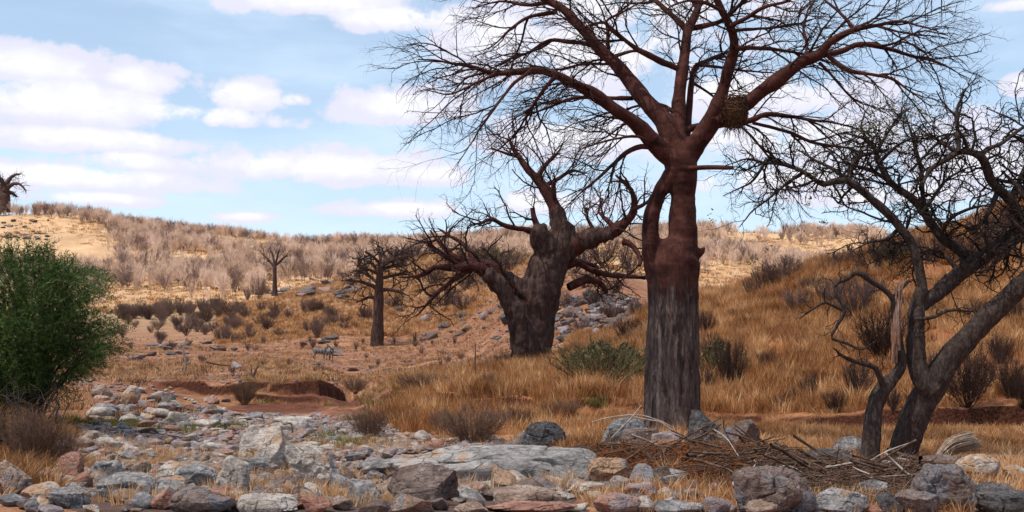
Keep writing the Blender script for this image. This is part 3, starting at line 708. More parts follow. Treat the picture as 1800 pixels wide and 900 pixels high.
# ================================================================ smaller baobabs
def small_baobab(px, D, trunk, limbs, spec, label, bias_k=1.0, seed=31, group=None, mat=m_bark_old):
    bs = on_ground(px, D, 0.1); root = tree_root('baobab_tree', bs, label, 'tree', group)
    p, r = limb_px(trunk, D, 0, 0, n=24); V, Fc = tubes([(p, r, 14)])
    V += 0.07 * np.stack([fbm(V * np.array((1.5, 1.5, .4)), 3, seed + k) for k in range(3)], -1)
    add_part(root, 'trunk', mesh('trunk', V, Fc, mat))
    for i, (c, dy, bias) in enumerate(limbs):
        limb_part(root, 'limb', [limb_px(c, D, dy)], m_bark_limb if D < 100 else mat, sp(bias, spec), seed + 10 + i, rough=0.03, nsides=7, twig_mat=m_twig2 if D > 100 else m_twig)
    return root
SPEC3 = [(0.45, 1.2, 3.6, 0.16, (30, 70), 0.09, 0.30, (0, 0, 0), 7), (0.38, 0.6, 1.8, 0.12, (30, 70), 0.05, 0.32, (0, 0, 0), 5), (0.6, 0.4, 1.0, 0.2, (30, 70), 0.032, 0.3, (0, 0, 0), 3)]
small_baobab(663, 140, [(663, 616, 14), (663, 606, 12.5), (664, 580, 10.5), (665, 550, 9), (666, 520, 8), (667, 495, 6.5), (668, 475, 5), (668, 460, 3)],
    [([(664, 508, 4), (650, 500, 3.6), (636, 496, 3), (618, 492, 2), (600, 494, .8)], -1.5, (-.1, 0, 0.02)), ([(664, 528, 3.4), (652, 522, 3), (640, 526, 2.4), (625, 532, 1)], 1.2, (-.1, 0, 0)),
     ([(667, 510, 4), (685, 509, 3.4), (700, 512, 2.6), (718, 520, 1)], -1.5, (.1, 0, 0)), ([(667, 480, 4), (655, 465, 3), (638, 455, 2.2), (620, 455, 1)], 2, (-.1, 0, 0.05)), ([(668, 470, 3.6), (684, 460, 3), (705, 452, 2.2), (728, 450, 1)], -2, (.1, 0, 0)),
     ([(668, 460, 3), (672, 446, 2.4), (684, 438, 1.4)], 1, (0, 0, .05)), ([(668, 464, 3), (655, 450, 2.4), (642, 442, 1.4)], -2, (-.1, 0, .0)), ([(668, 474, 3), (690, 468, 2.4), (715, 466, 1.4)], 1, (.1, 0, .0)), ([(667, 484, 3), (650, 474, 2.4), (628, 468, 1.4)], -3, (-.1, 0, .0)), ([(668, 470, 3), (668, 452, 2.4), (662, 438, 1.4)], 3, (0, .1, .0)), ([(668, 466, 3), (700, 448, 2.4), (712, 440, 1.2)], 3, (.1, .1, .0)), ([(666, 490, 3.4), (690, 485, 2.6), (715, 482, 1.8), (735, 492, .8)], 2.5, (.1, 0, 0)), ([(666, 500, 3), (645, 482, 2.4), (625, 475, 1.4)], 2.5, (-.1, 0, 0))],
    SPEC3, 'small dark flat-topped baobab with a straight trunk standing alone behind the zebras', seed=31)
SPEC4 = [(0.55, 1.2, 3.2, 0.25, (25, 55), 0.07, 0.22, (0, 0, 0.05), 5), (0.5, 0.6, 1.7, 0.15, (25, 60), 0.05, 0.28, (0, 0, 0), 4)]
small_baobab(483, 226, [(483, 520, 6), (483, 512, 4.6), (483, 495, 3.8), (483, 480, 3.2), (483, 466, 2.8)],
    [([(483, 470, 2.4), (473, 458, 2), (463, 448, 1.2), (456, 440, .6)], 1, (-.1, 0, .1)), ([(483, 468, 2.4), (492, 460, 2), (500, 452, 1.4), (507, 445, .6)], -1, (.1, 0, .1)), ([(483, 468, 2.2), (480, 450, 1.8), (476, 440, 1), (474, 434, .6)], 1, (0, 0, .1)), ([(483, 468, 2), (488, 450, 1.6), (491, 438, .7)], -1, (0, 0, .1))],
    SPEC4, 'slim little baobab with a thin straight trunk beside the hillside rocks', seed=51)
SPEC5 = [(0.6, 1.6, 4.2, 0.12, (30, 70), 0.10, 0.28, (0, 0, -.05), 6), (0.5, 1.0, 2.6, 0.1, (25, 65), 0.065, 0.3, (0, 0, -.05), 4)]
small_baobab(6, 398, [(7, 372, 12), (8, 350, 9), (8, 338, 8), (10, 328, 7)],
    [([(10, 333, 5), (18, 326, 4), (28, 322, 3), (38, 326, 2), (46, 336, 1)], -2, (.1, 0, -.1)), ([(9, 332, 5), (14, 318, 4), (24, 308, 2.6), (36, 306, 1.4)], 3, (.1, 0, 0)), ([(8, 332, 5), (2, 316, 4), (-8, 308, 2.6), (-18, 306, 1.4)], -3, (-.1, 0, 0)), ([(8, 334, 5), (-4, 326, 4), (-18, 326, 2.6), (-30, 338, 1.4)], 3, (-.1, 0, -.1)), ([(10, 335, 4), (22, 340, 3), (30, 346, 1.5)], 2, (.1, 0, -.1))],
    SPEC5, 'thick baobab alone against the sky on the crest of the hill', seed=71)

# ================================================================ thorn trees on the right
D3 = 22.0
bt = on_ground(1590, D3)
acacia = tree_root('acacia_tree', bt, 'leaning forked dark tree with a rough trunk and spreading crooked crown beside the driftwood')
def LR(c, dy, dy0=0, D=D3): return limb_px(c, D, dy, dy0)
lean = LR([(1583, 830, 32), (1586, 805, 26), (1597, 765, 24), (1612, 722, 24), (1637, 680, 24), (1662, 639, 21), (1700, 596, 18.5), (1747, 547, 17), (1800, 497, 16), (1850, 445, 15), (1900, 380, 10), (1940, 310, 5)], -1.2)
stem = LR([(1640, 690, 17), (1625, 675, 17), (1613, 645, 16), (1610, 608, 15), (1610, 570, 14), (1611, 546, 13), (1619, 510, 9.5), (1618, 480, 9), (1605, 434, 8.5), (1582, 401, 8), (1554, 368, 7.5), (1521, 340, 7), (1492, 318, 6.5), (1467, 318, 6), (1443, 322, 5), (1414, 302, 4.2), (1381, 289, 3.8), (1352, 280, 3.2), (1336, 300, 2.6), (1322, 318, 2), (1299, 330, 1.4), (1270, 345, .8)], 0.8, -0.4)
arm = LR([(1611, 545, 10), (1630, 528, 11), (1649, 514, 12), (1684, 483, 13), (1724, 452, 13), (1755, 430, 12), (1800, 397, 11), (1850, 350, 7), (1900, 320, 4)], 1.2, -0.2)
rise = LR([(1724, 455, 8), (1698, 446, 8.5), (1675, 432, 8.5), (1652, 414, 8), (1628, 377, 7.5), (1603, 348, 7), (1580, 330, 6.5), (1562, 317, 6), (1545, 286, 5), (1537, 262, 4), (1520, 245, 2.8), (1490, 235, 1.5)], 0.8, 0.5)
rgt = LR([(1800, 397, 10), (1793, 377, 9), (1775, 350, 8.5), (1755, 331, 8), (1740, 312, 7.5), (1732, 290, 7), (1722, 275, 7), (1705, 268, 6), (1685, 267, 5.5), (1660, 283, 4.4), (1636, 298, 3.8), (1622, 322, 2)], -0.8, 0.2)
V, Fc, off = [], [], 0
for p, r in [(lean[0][:60], lean[1][:60]), (stem[0][:22], stem[1][:22]), (arm[0][:10], arm[1][:10])]:
    v, f = tubes([(p, r, 20)]); n_ = len(p); v = np.vstack((v, p[:1], p[-1:]))
    f = f.tolist() + [[(i + 1) % 20, i, len(v) - 2] for i in range(20)] + [[(n_ - 1) * 20 + i, (n_ - 1) * 20 + (i + 1) % 20, len(v) - 1] for i in range(20)]
    V.append(v); Fc += [[k + off for k in q] for q in f]; off += len(v)
tm = remesh(np.vstack(V), Fc, 0.02, 3); Vt, Nt = mesh_arrays(tm)
dd = 0.022 * fbm(Vt * np.array((9, 9, 5)), 4, 61, ridged=True) + 0.02 * fbm(Vt * 3, 3, 62)
set_co(tm, Vt + Nt * dd[:, None]); tm.materials.clear(); tm.materials.append(m_bark_dark)
tm.polygons.foreach_set('use_smooth', np.ones(len(tm.polygons), bool))
add_part(acacia, 'trunk', tm)
SPECA = [(0.15, 0.5, 1.45, 0.10, (35, 80), 0.026, 0.38, (0, 0, 0.0), 9), (0.12, 0.2, 0.65, 0.1, (35, 80), 0.0135, 0.46, (0, 0, -0.05), 6), (0.12, 0.08, 0.3, 0.1, (35, 80), 0.0078, 0.5, (0, 0, -0.1), 4)]
def AL(limbs, bias, seed, spec=SPECA): limb_part(acacia, 'limb', limbs, m_bark_dark, sp(bias, spec), seed, rough=0.03, twig_mat=m_twig2)
AL([(lean[0][50:], lean[1][50:]), LR([(1830, 460, 6), (1815, 425, 5), (1790, 400, 4), (1770, 380, 2)], -.5, -1)], (0, 0, 0.1), 101)
AL([(stem[0][20:], stem[1][20:]), LR([(1492, 318, 5), (1496, 294, 4.6), (1512, 273, 4), (1541, 268, 3), (1560, 262, 2)], 1, .3), LR([(1381, 289, 3), (1340, 285, 2.4), (1310, 280, 1.8), (1275, 290, 1)], -.6, .3), LR([(1414, 302, 3.5), (1390, 318, 3), (1350, 350, 2), (1320, 375, 1.4), (1300, 400, .8)], -.6, .3),
    LR([(1490, 316, 4), (1465, 298, 3.4), (1430, 280, 2.6), (1400, 262, 1.4)], .9, .3), LR([(1605, 434, 4), (1590, 412, 3), (1600, 380, 2), (1590, 350, 1)], -.8, .3)], (-0.1, 0, -0.14), 102)
AL([(arm[0][8:], arm[1][8:])], (0, 0, 0.1), 103)
AL([rise, LR([(1628, 377, 5), (1622, 340, 4.5), (1619, 300, 4.5), (1608, 262, 4), (1600, 225, 2.4), (1590, 200, 1.2)], .3, .7), LR([(1562, 317, 4), (1530, 300, 3.4), (1500, 290, 2.4), (1460, 280, 1.2)], -.8, .8), LR([(1545, 286, 4), (1570, 262, 3), (1600, 245, 2), (1640, 235, 1.2)], -.6, .8),
    LR([(1540, 268, 3.4), (1560, 235, 2.8), (1580, 205, 2), (1600, 188, 1)], .6, 1), LR([(1652, 414, 4), (1670, 385, 3.4), (1700, 370, 2.6), (1740, 360, 1.4)], -1, .6)], (0, 0, 0.08), 104)
AL([rgt, LR([(1722, 275, 4), (1735, 262, 4), (1765, 250, 3.4), (1800, 222, 2.6), (1840, 200, 1.5)], .4, -.2), LR([(1685, 266, 4), (1683, 230, 3.4), (1681, 195, 2.8), (1690, 172, 2), (1696, 158, 1)], .4, -.4), LR([(1700, 262, 3.4), (1690, 235, 2.8), (1680, 222, 1.6)], -.5, -.3), LR([(1740, 312, 4), (1775, 320, 3), (1810, 335, 2)], .5, 0),
    LR([(1685, 267, 3.4), (1655, 250, 2.8), (1630, 235, 2), (1610, 220, 1.2)], .8, -.4), LR([(1800, 222, 2), (1770, 205, 1.8), (1735, 190, 1)], .4, .1)], (0, 0, 0.06), 105)
for _q in ([LR([(1619, 377, 4), (1640, 350, 3.4), (1660, 320, 2.8), (1690, 300, 2), (1720, 290, 1)], .6, .5), LR([(1600, 300, 3), (1630, 270, 2.6), (1665, 240, 2), (1700, 225, 1)], -.4, .5), LR([(1755, 331, 5), (1740, 370, 4), (1715, 400, 3), (1690, 395, 2)], -.6, .1), LR([(1775, 350, 5), (1800, 300, 4), (1820, 260, 3), (1810, 215, 2)], .6, .1),
    LR([(1792, 400, 5), (1770, 440, 4), (1740, 470, 3), (1715, 480, 1.6)], -.8, .1), LR([(1684, 483, 5), (1668, 455, 4), (1640, 440, 3), (1600, 452, 1.6)], .7, .1), LR([(1582, 401, 4), (1560, 420, 3), (1530, 425, 2), (1500, 440, 1)], -.6, .1), LR([(1537, 262, 3), (1515, 225, 2.4), (1520, 205, 1.4)], .2, 1)]): AL([_q], (0, 0, 0.0), 106 + int(_q[0][0][0] * 100) % 97)
for _q in ([LR([(1860, 440, 10), (1830, 400, 8), (1812, 360, 6), (1790, 330, 4), (1760, 300, 2)], .6, -.4), LR([(1850, 350, 7), (1830, 290, 5), (1800, 250, 4), (1770, 235, 2)], .9, 0), LR([(1820, 380, 6), (1790, 420, 4), (1760, 455, 2)], -.4, -.2)]): AL([_q], (-0.05, 0, 0.05), 307 + int(_q[0][0][2] * 100) % 97)
# a few leaves left on the crown
def leaves(root, centres, spread, n, size, mat, seed):
    rng = np.random.default_rng(seed); V, Fc = [], []
    for i in range(n):
        c = centres[rng.integers(len(centres))]; p = c + rng.normal(0, 1, 3) * spread
        a = unit(rng.normal(0, 1, 3)); b_ = unit(np.cross(a, rng.normal(0, 1, 3))); s = size * rng.uniform(.6, 1.4)
        k = len(V); V += [p - a * s, p + b_ * s * .4, p + a * s, p - b_ * s * .4]; Fc.append([k, k + 1, k + 2, k + 3])
    return add_part(root, 'foliage', mesh('foliage', V, Fc, mat, False))
def leaf_mat(name, c0, c1):
    m, t, b = new_mat(name, 0.7, 0.3); ps = t.node('ShaderNodeNewGeometry').outputs['Position']
    t.put(b.inputs['Base Color'], t.ramp(t.noise(ps, 6, 3, 0.6), [(0.35, c0), (0.65, c1)])); return m
m_leaf_y = leaf_mat('leaf_yellow_green', (0.05, 0.06, 0.018), (0.15, 0.15, 0.045))
cs = [P(x, y, D3 + random.Random(int(x)).uniform(-.5, 1.5)) for x, y in [(1560, 195), (1590, 180), (1620, 195), (1530, 225), (1510, 222), (1650, 190), (1600, 210), (1575, 230), (1545, 190), (1630, 220)]]
leaves(acacia, cs, np.array((.16, .3, .12)), 480, 0.028, m_leaf_y, 7)
cs = [P(x, y, D3) for x, y in [(1355, 340), (1380, 362), (1420, 352), (1250, 385), (1369, 366), (1447, 390), (1590, 480), (1565, 470), (1350, 440), (1322, 460), (1595, 420), (1736, 200)]]
leaves(acacia, cs, np.array((.05, .05, .07)), 150, 0.035, m_leaf_y, 8)

# the snapped tree beside it
D4 = 21.4
bs = on_ground(1530, D4)
snap = tree_root('dead_tree', bs, 'broken dead tree with a splintered pale top and twisted branches, beside the leaning tree')
SN = limb_px([(1526, 825, 20), (1528, 805, 17.5), (1531, 765, 16), (1535, 730, 15), (1544, 697, 14.5), (1558, 676, 13.5), (1572, 662, 12), (1583, 643, 10), (1581, 620, 9), (1577, 600, 8), (1574, 575, 7.5), (1573, 550, 7.5)], D4, 0.2, n=60)
V, Fc = tubes([(SN[0], SN[1], 18)]); 
V += 0.02 * np.stack([fbm(V * np.array((6, 6, 3)), 4, 80 + k, ridged=True) for k in range(3)], -1)
add_part(snap, 'trunk', mesh('trunk', V, Fc, m_bark_dark))
rng = np.random.default_rng(88); spl = []
for i in range(26):
    x0 = 1575 + rng.uniform(-6, 6); y0 = rng.uniform(560, 640); ln = rng.uniform(50, 130); bend = rng.uniform(0, 14)
    yt = max(496, y0 - ln)
    spl.append((limb_px([(x0, y0, 2.4), (x0 + bend * .2 + rng.uniform(-2, 2), (y0 + yt) / 2, 2.8), (x0 + bend, yt, .5)], D4 + rng.uniform(-.06, .06), 0, n=7)))
V, Fc = tubes([(p, r, 5) for p, r in spl])
m_split = bark('split_wood', [(0.09, 0.035, 0.02), (0.24, 0.13, 0.085), (0.46, 0.40, 0.36)], (16, 16, 2.5), 0.01, 40)
add_part(snap, 'splintered_wood', mesh('splintered_wood', V, Fc, m_split), 'torn reddish and bleached wood at the break')
SPECB = [(0.15, 0.25, 0.75, 0.15, (35, 80), 0.012, 0.42, (0, 0, -0.05), 8), (0.11, 0.12, 0.35, 0.1, (35, 80), 0.007, 0.45, (0, 0, -0.08), 5)]
for i, (c, dy) in enumerate([([(1569, 560, 4), (1569, 525, 5), (1550, 506, 5), (1533, 497, 5), (1515, 483, 5), (1503, 480, 4.5), (1490, 490, 4), (1468, 500, 4), (1472, 520, 4), (1484, 546, 3.6), (1470, 575, 3), (1462, 594, 3), (1490, 604, 2.6), (1515, 615, 2), (1540, 600, 1)], -.6),
                             ([(1556, 684, 6), (1548, 665, 5.5), (1538, 645, 5), (1520, 640, 4), (1493, 632, 3.4), (1478, 625, 2.4), (1465, 612, 1.2)], -.5),
                             ([(1573, 520, 4), (1590, 500, 4), (1598, 492, 3)], .2), ([(1484, 546, 3), (1450, 532, 2.4), (1425, 545, 1.6), (1405, 560, .8)], -.3), ([(1606, 560, 3), (1640, 558, 3.4), (1670, 545, 3), (1712, 548, 1.5)], .3)]):
    limb_part(snap, 'branch', [limb_px(c, D4, dy)], m_bark_dark, sp((-0.05, 0, -.05), SPECB), 120 + i, rough=0.02, twig_mat=m_twig2)

# a tree just outside the view on the right: its lowest twigs hang into the top of the picture
D5 = 9.0
bo = on_ground(2080, D5)
over = tree_root('overhanging_tree', bo, 'thin grey twigs hanging down into the top of the view from a tree at the right', 'tree')
over['label'] = 'thin grey twigs hanging into view from above, against blue sky'
tp, trd = limb_px([(2080, 1050, 22), (2085, 700, 19), (2070, 400, 17), (2075, 50, 14), (2060, -150, 8)], D5, 0, n=30)
V, Fc = tubes([(tp, trd, 12)]); add_part(over, 'trunk', mesh('trunk', V, Fc, m_bark_dark))
ob = [limb_px([(2072, 50, 10), (1950, -60, 8), (1800, -90, 6), (1660, -70, 4), (1570, -50, 2)], D5)]
hang = []
for x, y, dx in [(1600, -60, -25), (1622, -65, 5), (1640, -68, -3), (1585, -55, -12), (1655, -70, 0)]:
    hang.append(limb_px([(x, y, 1.6), (x + dx * .4, -25, 1.2), (x + dx * .8, 5, .9), (x + dx, 18 + (x % 7) * 4, .5)], D5, 0.1, n=10))
for _k, _q in enumerate(hang): limb_part(over, 'hanging_twig', [_q], m_bark_dark, [(0.12, .05, .12, .5, (30, 70), .003, .3, (0, 0, -.4), 4)], 150 + _k, rough=0.0, twig_mat=m_twig2)
limb_part(over, 'branch', ob, m_bark_dark, [(0.12, .05, .12, .5, (30, 70), .003, .3, (0, 0, -.4), 4)], 140, rough=0.0, twig_mat=m_twig2)
print('twigs main', cnt)
# ---------------------------------------------------------------- stone
import bmesh
def ico(sub):
    bm = bmesh.new(); bmesh.ops.create_icosphere(bm, subdivisions=sub, radius=1.0)
    bm.verts.ensure_lookup_table()
    V = np.array([v.co[:] for v in bm.verts]); Fc = np.array([[v.index for v in f.verts] for f in bm.faces]); bm.free()
    return V, Fc
ICO = {k: ico(k) for k in (1, 2, 3, 5, 6)}

def rock_shape(seed, style='angular', sub=5, aspect=(1, 1, 1)):
    rng = np.random.default_rng(seed); V, Fc = ICO[sub]; p = V.copy()
    npl, lo, hi = {'angular': (13, .42, .80), 'round': (11, .62, .90), 'slab': (10, .5, .85), 'gnarly': (11, .55, .9), 'wedge': (9, .34, .74)}[style]
    nrm = unit(rng.normal(0, 1, (npl, 3))); dd = rng.uniform(lo, hi, npl)
    if style == 'slab': nrm[0] = (rng.normal(0, .12), rng.normal(0, .12) - .15, 1); nrm[0] = unit(nrm[0]); dd[0] = 0.5
    for n, d in zip(nrm, dd):
        s = p @ n; p = p - np.maximum(0, s - d)[:, None] * n * 0.96
    a = np.array(aspect)
    w = p * a * 1.0
    o = seed * 3.7
    nn = unit(V)
    k = {'angular': .07, 'round': .07, 'slab': .07, 'gnarly': .17, 'wedge': .06}[style]
    disp = k * fbm(w * 1.6 + o, 4, seed)
    if sub >= 3: disp += 0.035 * fbm(w * 5 + o, 3, seed + 9, ridged=True)
    if sub >= 5:
        cr = 1 - np.abs(vnoise(w * 2.3 + 0.5 * vnoise(w * 3, 5)[:, None] + o, seed + 3)) * 9
        disp -= (0.13 if style in ('slab', 'gnarly') else 0.06) * np.clip(cr, 0, 1)
        if sub == 6: disp += 0.07 * (np.floor(3 * (vnoise(w * np.array((2.2, 3, 1.2)) + o, seed + 12) + 1)) / 3 - 1) + 0.02 * fbm(w * 9 + o, 3, seed + 14, ridged=True)
        if style in ('slab',):
            lay = w[:, 2] * 5 + 1.2 * fbm(w * 0.8 + o, 3, seed + 4); disp += 0.05 * (np.abs((lay % 1) - .5) * 2) ** .5
        if style == 'gnarly': disp += 0.09 * fbm(w * 3.2 + o, 4, seed + 6, ridged=True)
    return p + nn * disp[:, None], Fc

def rock_mat(name, c_dark, c_mid, c_lt, c_patch, patch=0.5, scale=2.2, streak=(1, 1, 2.6), rough=0.8):
    m, t, b = new_mat(name, rough, 0.3)
    oi = t.node('ShaderNodeObjectInfo'); tc_ = t.node('ShaderNodeTexCoord').outputs['Object']
    sc_ = t.node('ShaderNodeVectorMath', dict(operation='MULTIPLY'), i0=tc_); 
    geo = t.node('ShaderNodeNewGeometry').outputs['Position']
    off = t.node('ShaderNodeVectorMath', dict(operation='ADD'), i0=geo)
    cmb = t.node('ShaderNodeCombineXYZ', i0=t.m('MULTIPLY', oi.outputs['Random'], 37.0), i1=t.m('MULTIPLY', oi.outputs['Random'], 91.0))
    t.put(off.inputs[1], cmb.outputs[0])
    rot = t.mapping(off.outputs[0], scale=streak, rot=(0.35, 0.5, 0.3))
    big = t.noise(off.outputs[0], scale * 0.9, 5, 0.6, 0.4); st = t.noise(rot, scale * 2.6, 8, 0.68, 0.8); fine = t.noise(geo, scale * 22, 4, 0.75)
    f = t.m('ADD', t.m('ADD', t.m('MULTIPLY', st, 0.42), t.m('MULTIPLY', fine, 0.20)), t.m('MULTIPLY', big, 0.38))
    col = t.ramp(f, [(0.36, c_dark), (0.48, c_mid), (0.60, c_lt), (0.72, tuple(min(1, x * 1.25) for x in c_lt))])
    pk = t.m('ADD', big, t.m('MULTIPLY', t.m('SUBTRACT', oi.outputs['Random'], 0.5), 0.22))
    col = t.mixc(t.ss(pk, 0.62 - patch * .2, 0.68 - patch * .1), col, t.mixc(fine, tuple(x * .7 for x in c_patch), tuple(min(1, x * 1.3) for x in c_patch)))
    lich = t.ss(t.noise(off.outputs[0], scale * 4.5, 6, 0.7), 0.60, 0.68)
    col = t.mixc(t.m('MULTIPLY', lich, 0.55), col, (0.42, 0.40, 0.37))
    crack = t.node('ShaderNodeTexVoronoi', dict(feature='DISTANCE_TO_EDGE'), Scale=scale * 1.5)
    wob = t.node('ShaderNodeVectorMath', dict(operation='ADD'), i0=rot); t.put(wob.inputs[1], t.node('ShaderNodeTexNoise', Scale=3.0).outputs[1]); t.put(crack.inputs['Vector'], wob.outputs[0])
    ck = t.ss(crack.outputs[0], 0.0, 0.035, 1.0, 0.0)
    col = t.mixc(t.m('MULTIPLY', ck, t.ss(big, 0.4, 0.6, 0.05, 0.6)), col, tuple(x * .35 for x in c_dark))
    t.put(b.inputs['Base Color'], col)
    bump(t, b, t.m('SUBTRACT', t.m('ADD', t.m('MULTIPLY', st, 1.0), t.m('MULTIPLY', fine, 0.35)), t.m('MULTIPLY', ck, .5)), 0.05, 0.85)
    return m
RM = {
 'slab':  rock_mat('rock_banded_grey', (0.036, 0.032, 0.030), (0.205, 0.188, 0.178), (0.46, 0.43, 0.41), (0.34, 0.21, 0.13), .75, 1.6, (0.8, 1, 2.4)),
 'blue':  rock_mat('rock_blue_grey', (0.038, 0.036, 0.038), (0.175, 0.168, 0.170), (0.43, 0.41, 0.40), (0.24, 0.15, 0.10), .15),
 'pale':  rock_mat('rock_pale_grey', (0.10, 0.08, 0.07), (0.40, 0.345, 0.30), (0.64, 0.58, 0.53), (0.38, 0.24, 0.15), .45),
 'tan':   rock_mat('rock_tan', (0.09, 0.06, 0.045), (0.27, 0.18, 0.135), (0.42, 0.32, 0.26), (0.20, 0.20, 0.22), .3),
 'red':   rock_mat('rock_red', (0.10, 0.045, 0.035), (0.28, 0.13, 0.09), (0.42, 0.24, 0.18), (0.25, 0.22, 0.22), .2),
 'dark':  rock_mat('rock_dark', (0.02, 0.02, 0.022), (0.065, 0.06, 0.062), (0.15, 0.145, 0.15), (0.12, 0.085, 0.065), .2),
 'brown': rock_mat('rock_brown', (0.045, 0.03, 0.025), (0.14, 0.095, 0.08), (0.26, 0.20, 0.175), (0.16, 0.15, 0.16), .35),
 'mauve': rock_mat('rock_mauve', (0.09, 0.068, 0.07), (0.27, 0.215, 0.215), (0.46, 0.40, 0.41), (0.32, 0.17, 0.12), .4),
}
def place_rock(px, row, w, h, mat, style, seed, label, name='boulder', depth=0.8, tilt=0.0, D=None, sub=0, lift=0.0, group=None, cat='rock', up=0.0):
    D = D or hit(px, min(row, 902)); 
    if row > 902: D = D - (row - 902) * 0.02
    W = w / F * D; H = h / F * D
    rng = random.Random(seed)
    dep = W * depth
    sub = sub or (6 if w * h > 2600 else 5)
    V, Fc = rock_shape(seed, style, sub, (1, depth, max(0.3, H / W)))
    V = V / np.abs(V).max(0)
    V[:, 2] *= H * 0.62; V[:, 0] *= W / 2; V[:, 1] *= dep / 2
    o = obj(name, mesh(name, V, Fc, RM[mat]), label=label, cat=cat, group=group)
    g = on_ground(px, D + dep * 0.35); o.location = (g.x, D + dep * 0.35, gz(g.x, D + dep * .15) + H * 0.36 + lift)
    o.rotation_euler = (rng.uniform(-.08, .08), tilt, 0)
    return o

B = place_rock
B(22, 872, 66, 64, 'tan', 'wedge', 1, 'orange-brown angular boulder with a dark underside at the left edge, below the dry grass', tilt=.15)
B(20, 893, 58, 28, 'blue', 'angular', 2, 'low pale grey boulder in the bottom left corner')
B(58, 908, 34, 30, 'blue', 'angular', 3, 'small upright grey stone at the bottom edge right of the corner boulder')
B(118, 896, 84, 40, 'blue', 'slab', 4, 'smooth blue-grey boulder with a dark crack near the bottom left corner')
B(225, 882, 114, 52, 'blue', 'angular', 5, 'broad dark blue-grey boulder left of the pale domed one')
B(308, 858, 80, 46, 'pale', 'round', 6, 'pale dome-shaped boulder behind the dark brown one')
B(342, 862, 84, 46, 'blue', 'round', 7, 'rounded grey boulder with fine stripes beside the pale dome')
B(408, 865, 68, 64, 'pale', 'round', 8, 'upright blotched pale boulder leaning against the big pale outcrop')
B(462, 838, 92, 88, 'pale', 'angular', 9, 'tallest pale boulder with a lumpy top in the dry river bed', depth=1.0)
B(445, 800, 34, 50, 'pale', 'round', 10, 'small head-like pale rock on the left shoulder of the tallest pale boulder', lift=.05)
B(458, 842, 66, 48, 'blue', 'slab', 11, 'blue-tinted rock face in front of the tallest pale boulder')
B(552, 855, 118, 76, 'pale', 'wedge', 12, 'big sloping pale-brown boulder right of the tallest one', depth=.9, tilt=.2)
B(292, 897, 54, 40, 'red', 'angular', 13, 'orange-red boulder wedged beside the dark brown one')
B(352, 912, 124, 56, 'brown', 'round', 14, 'large dark brown rounded boulder at the bottom edge')
B(462, 884, 118, 22, 'brown', 'slab', 15, 'flat dark ledge of rock below the tall pale boulder')
B(472, 912, 112, 36, 'pale', 'slab', 16, 'pale striped flat rock at the bottom edge')
B(526, 882, 46, 28, 'brown', 'round', 17, 'small round grey-brown stone right of the flat ledge')
B(480, 870, 42, 18, 'mauve', 'round', 18, 'little mauve stone lying behind the flat dark ledge')
B(552, 908, 60, 30, 'red', 'angular', 19, 'reddish rock among straw right of the striped flat rock')
B(600, 900, 40, 22, 'tan', 'angular', 20, 'small tan stone in straw between reddish and blue-grey rocks')
B(232, 715, 42, 38, 'pale', 'angular', 21, 'upright grey boulder on the far bank right of the green bush')
B(178, 702, 42, 28, 'tan', 'round', 22, 'brown-grey boulder half hidden beside the green bush')
B(211, 733, 40, 22, 'pale', 'angular', 23, 'pale low boulder in front of the upright one on the far bank')
B(173, 734, 26, 18, 'blue', 'angular', 24, 'small grey boulder left of the pale low boulder on the far bank')
B(516, 762, 104, 28, 'pale', 'slab', 25, 'long pale striped outcrop at the foot of the cut bank')
B(371, 730, 28, 18, 'brown', 'round', 26, 'round brown stone under the earth bank')
B(82, 860, 36, 32, 'red', 'round', 27, 'round reddish stone below the dry brown undergrowth')
B(120, 852, 52, 60, 'red', 'wedge', 28, 'upright reddish slab beside the dry brown undergrowth', depth=.5)
B(145, 862, 40, 34, 'red', 'angular', 29, 'reddish block leaning on the upright slab')
B(60, 842, 34, 26, 'brown', 'angular', 30, 'dark reddish stone under the brown undergrowth')
B(233, 830, 26, 13, 'dark', 'round', 31, 'lone small dark stone in the yellow grass')
B(895, 852, 400, 70, 'slab', 'slab', 32, 'very long low whale-backed grey outcrop across the river bed', depth=.35, sub=6)
B(712, 836, 190, 38, 'slab', 'slab', 33, 'flat grey tail of rock running left from the long outcrop', depth=.5)
B(960, 862, 150, 24, 'slab', 'slab', 34, 'pale ledge along the lower edge of the long outcrop', depth=.4)
B(1068, 850, 86, 52, 'slab', 'slab', 35, 'rounded grey and orange end block of the long outcrop', depth=.8)
B(745, 892, 136, 76, 'brown', 'angular', 36, 'brown peaked boulder with reddish stains in front of the long outcrop', depth=.8)
B(643, 886, 74, 38, 'blue', 'angular', 37, 'blue-grey faceted boulder left of the brown peaked one')
B(722, 908, 86, 40, 'tan', 'wedge', 38, 'dark-sided tan rock with a sharp ridge at the bottom edge')
B(655, 910, 66, 30, 'brown', 'angular', 39, 'brown rock at the bottom edge under the blue-grey faceted boulder')
B(1083, 912, 88, 38, 'mauve', 'round', 40, 'smooth mauve-grey rounded rock at the bottom edge')
B(1135, 908, 44, 30, 'pale', 'wedge', 41, 'pale split stone touching the smooth mauve rock')
B(1038, 870, 66, 28, 'pale', 'slab', 42, 'pale flat stone in front of the end block')
B(1122, 852, 54, 36, 'tan', 'wedge', 43, 'pale-topped wedge stone left of the slanting dead stick')
B(1166, 852, 44, 38, 'dark', 'angular', 44, 'dark block in the litter behind the wedge stone')
B(1118, 880, 76, 32, 'mauve', 'slab', 45, 'grey low rock rising out of the straw below the wedge stone')
B(950, 797, 92, 54, 'dark', 'gnarly', 46, 'shaggy black boulder at the left end of the driftwood')
B(1092, 775, 92, 60, 'blue', 'wedge', 47, 'pale-topped slanting boulder left of the great trunk', D=23.4, tilt=-.3)
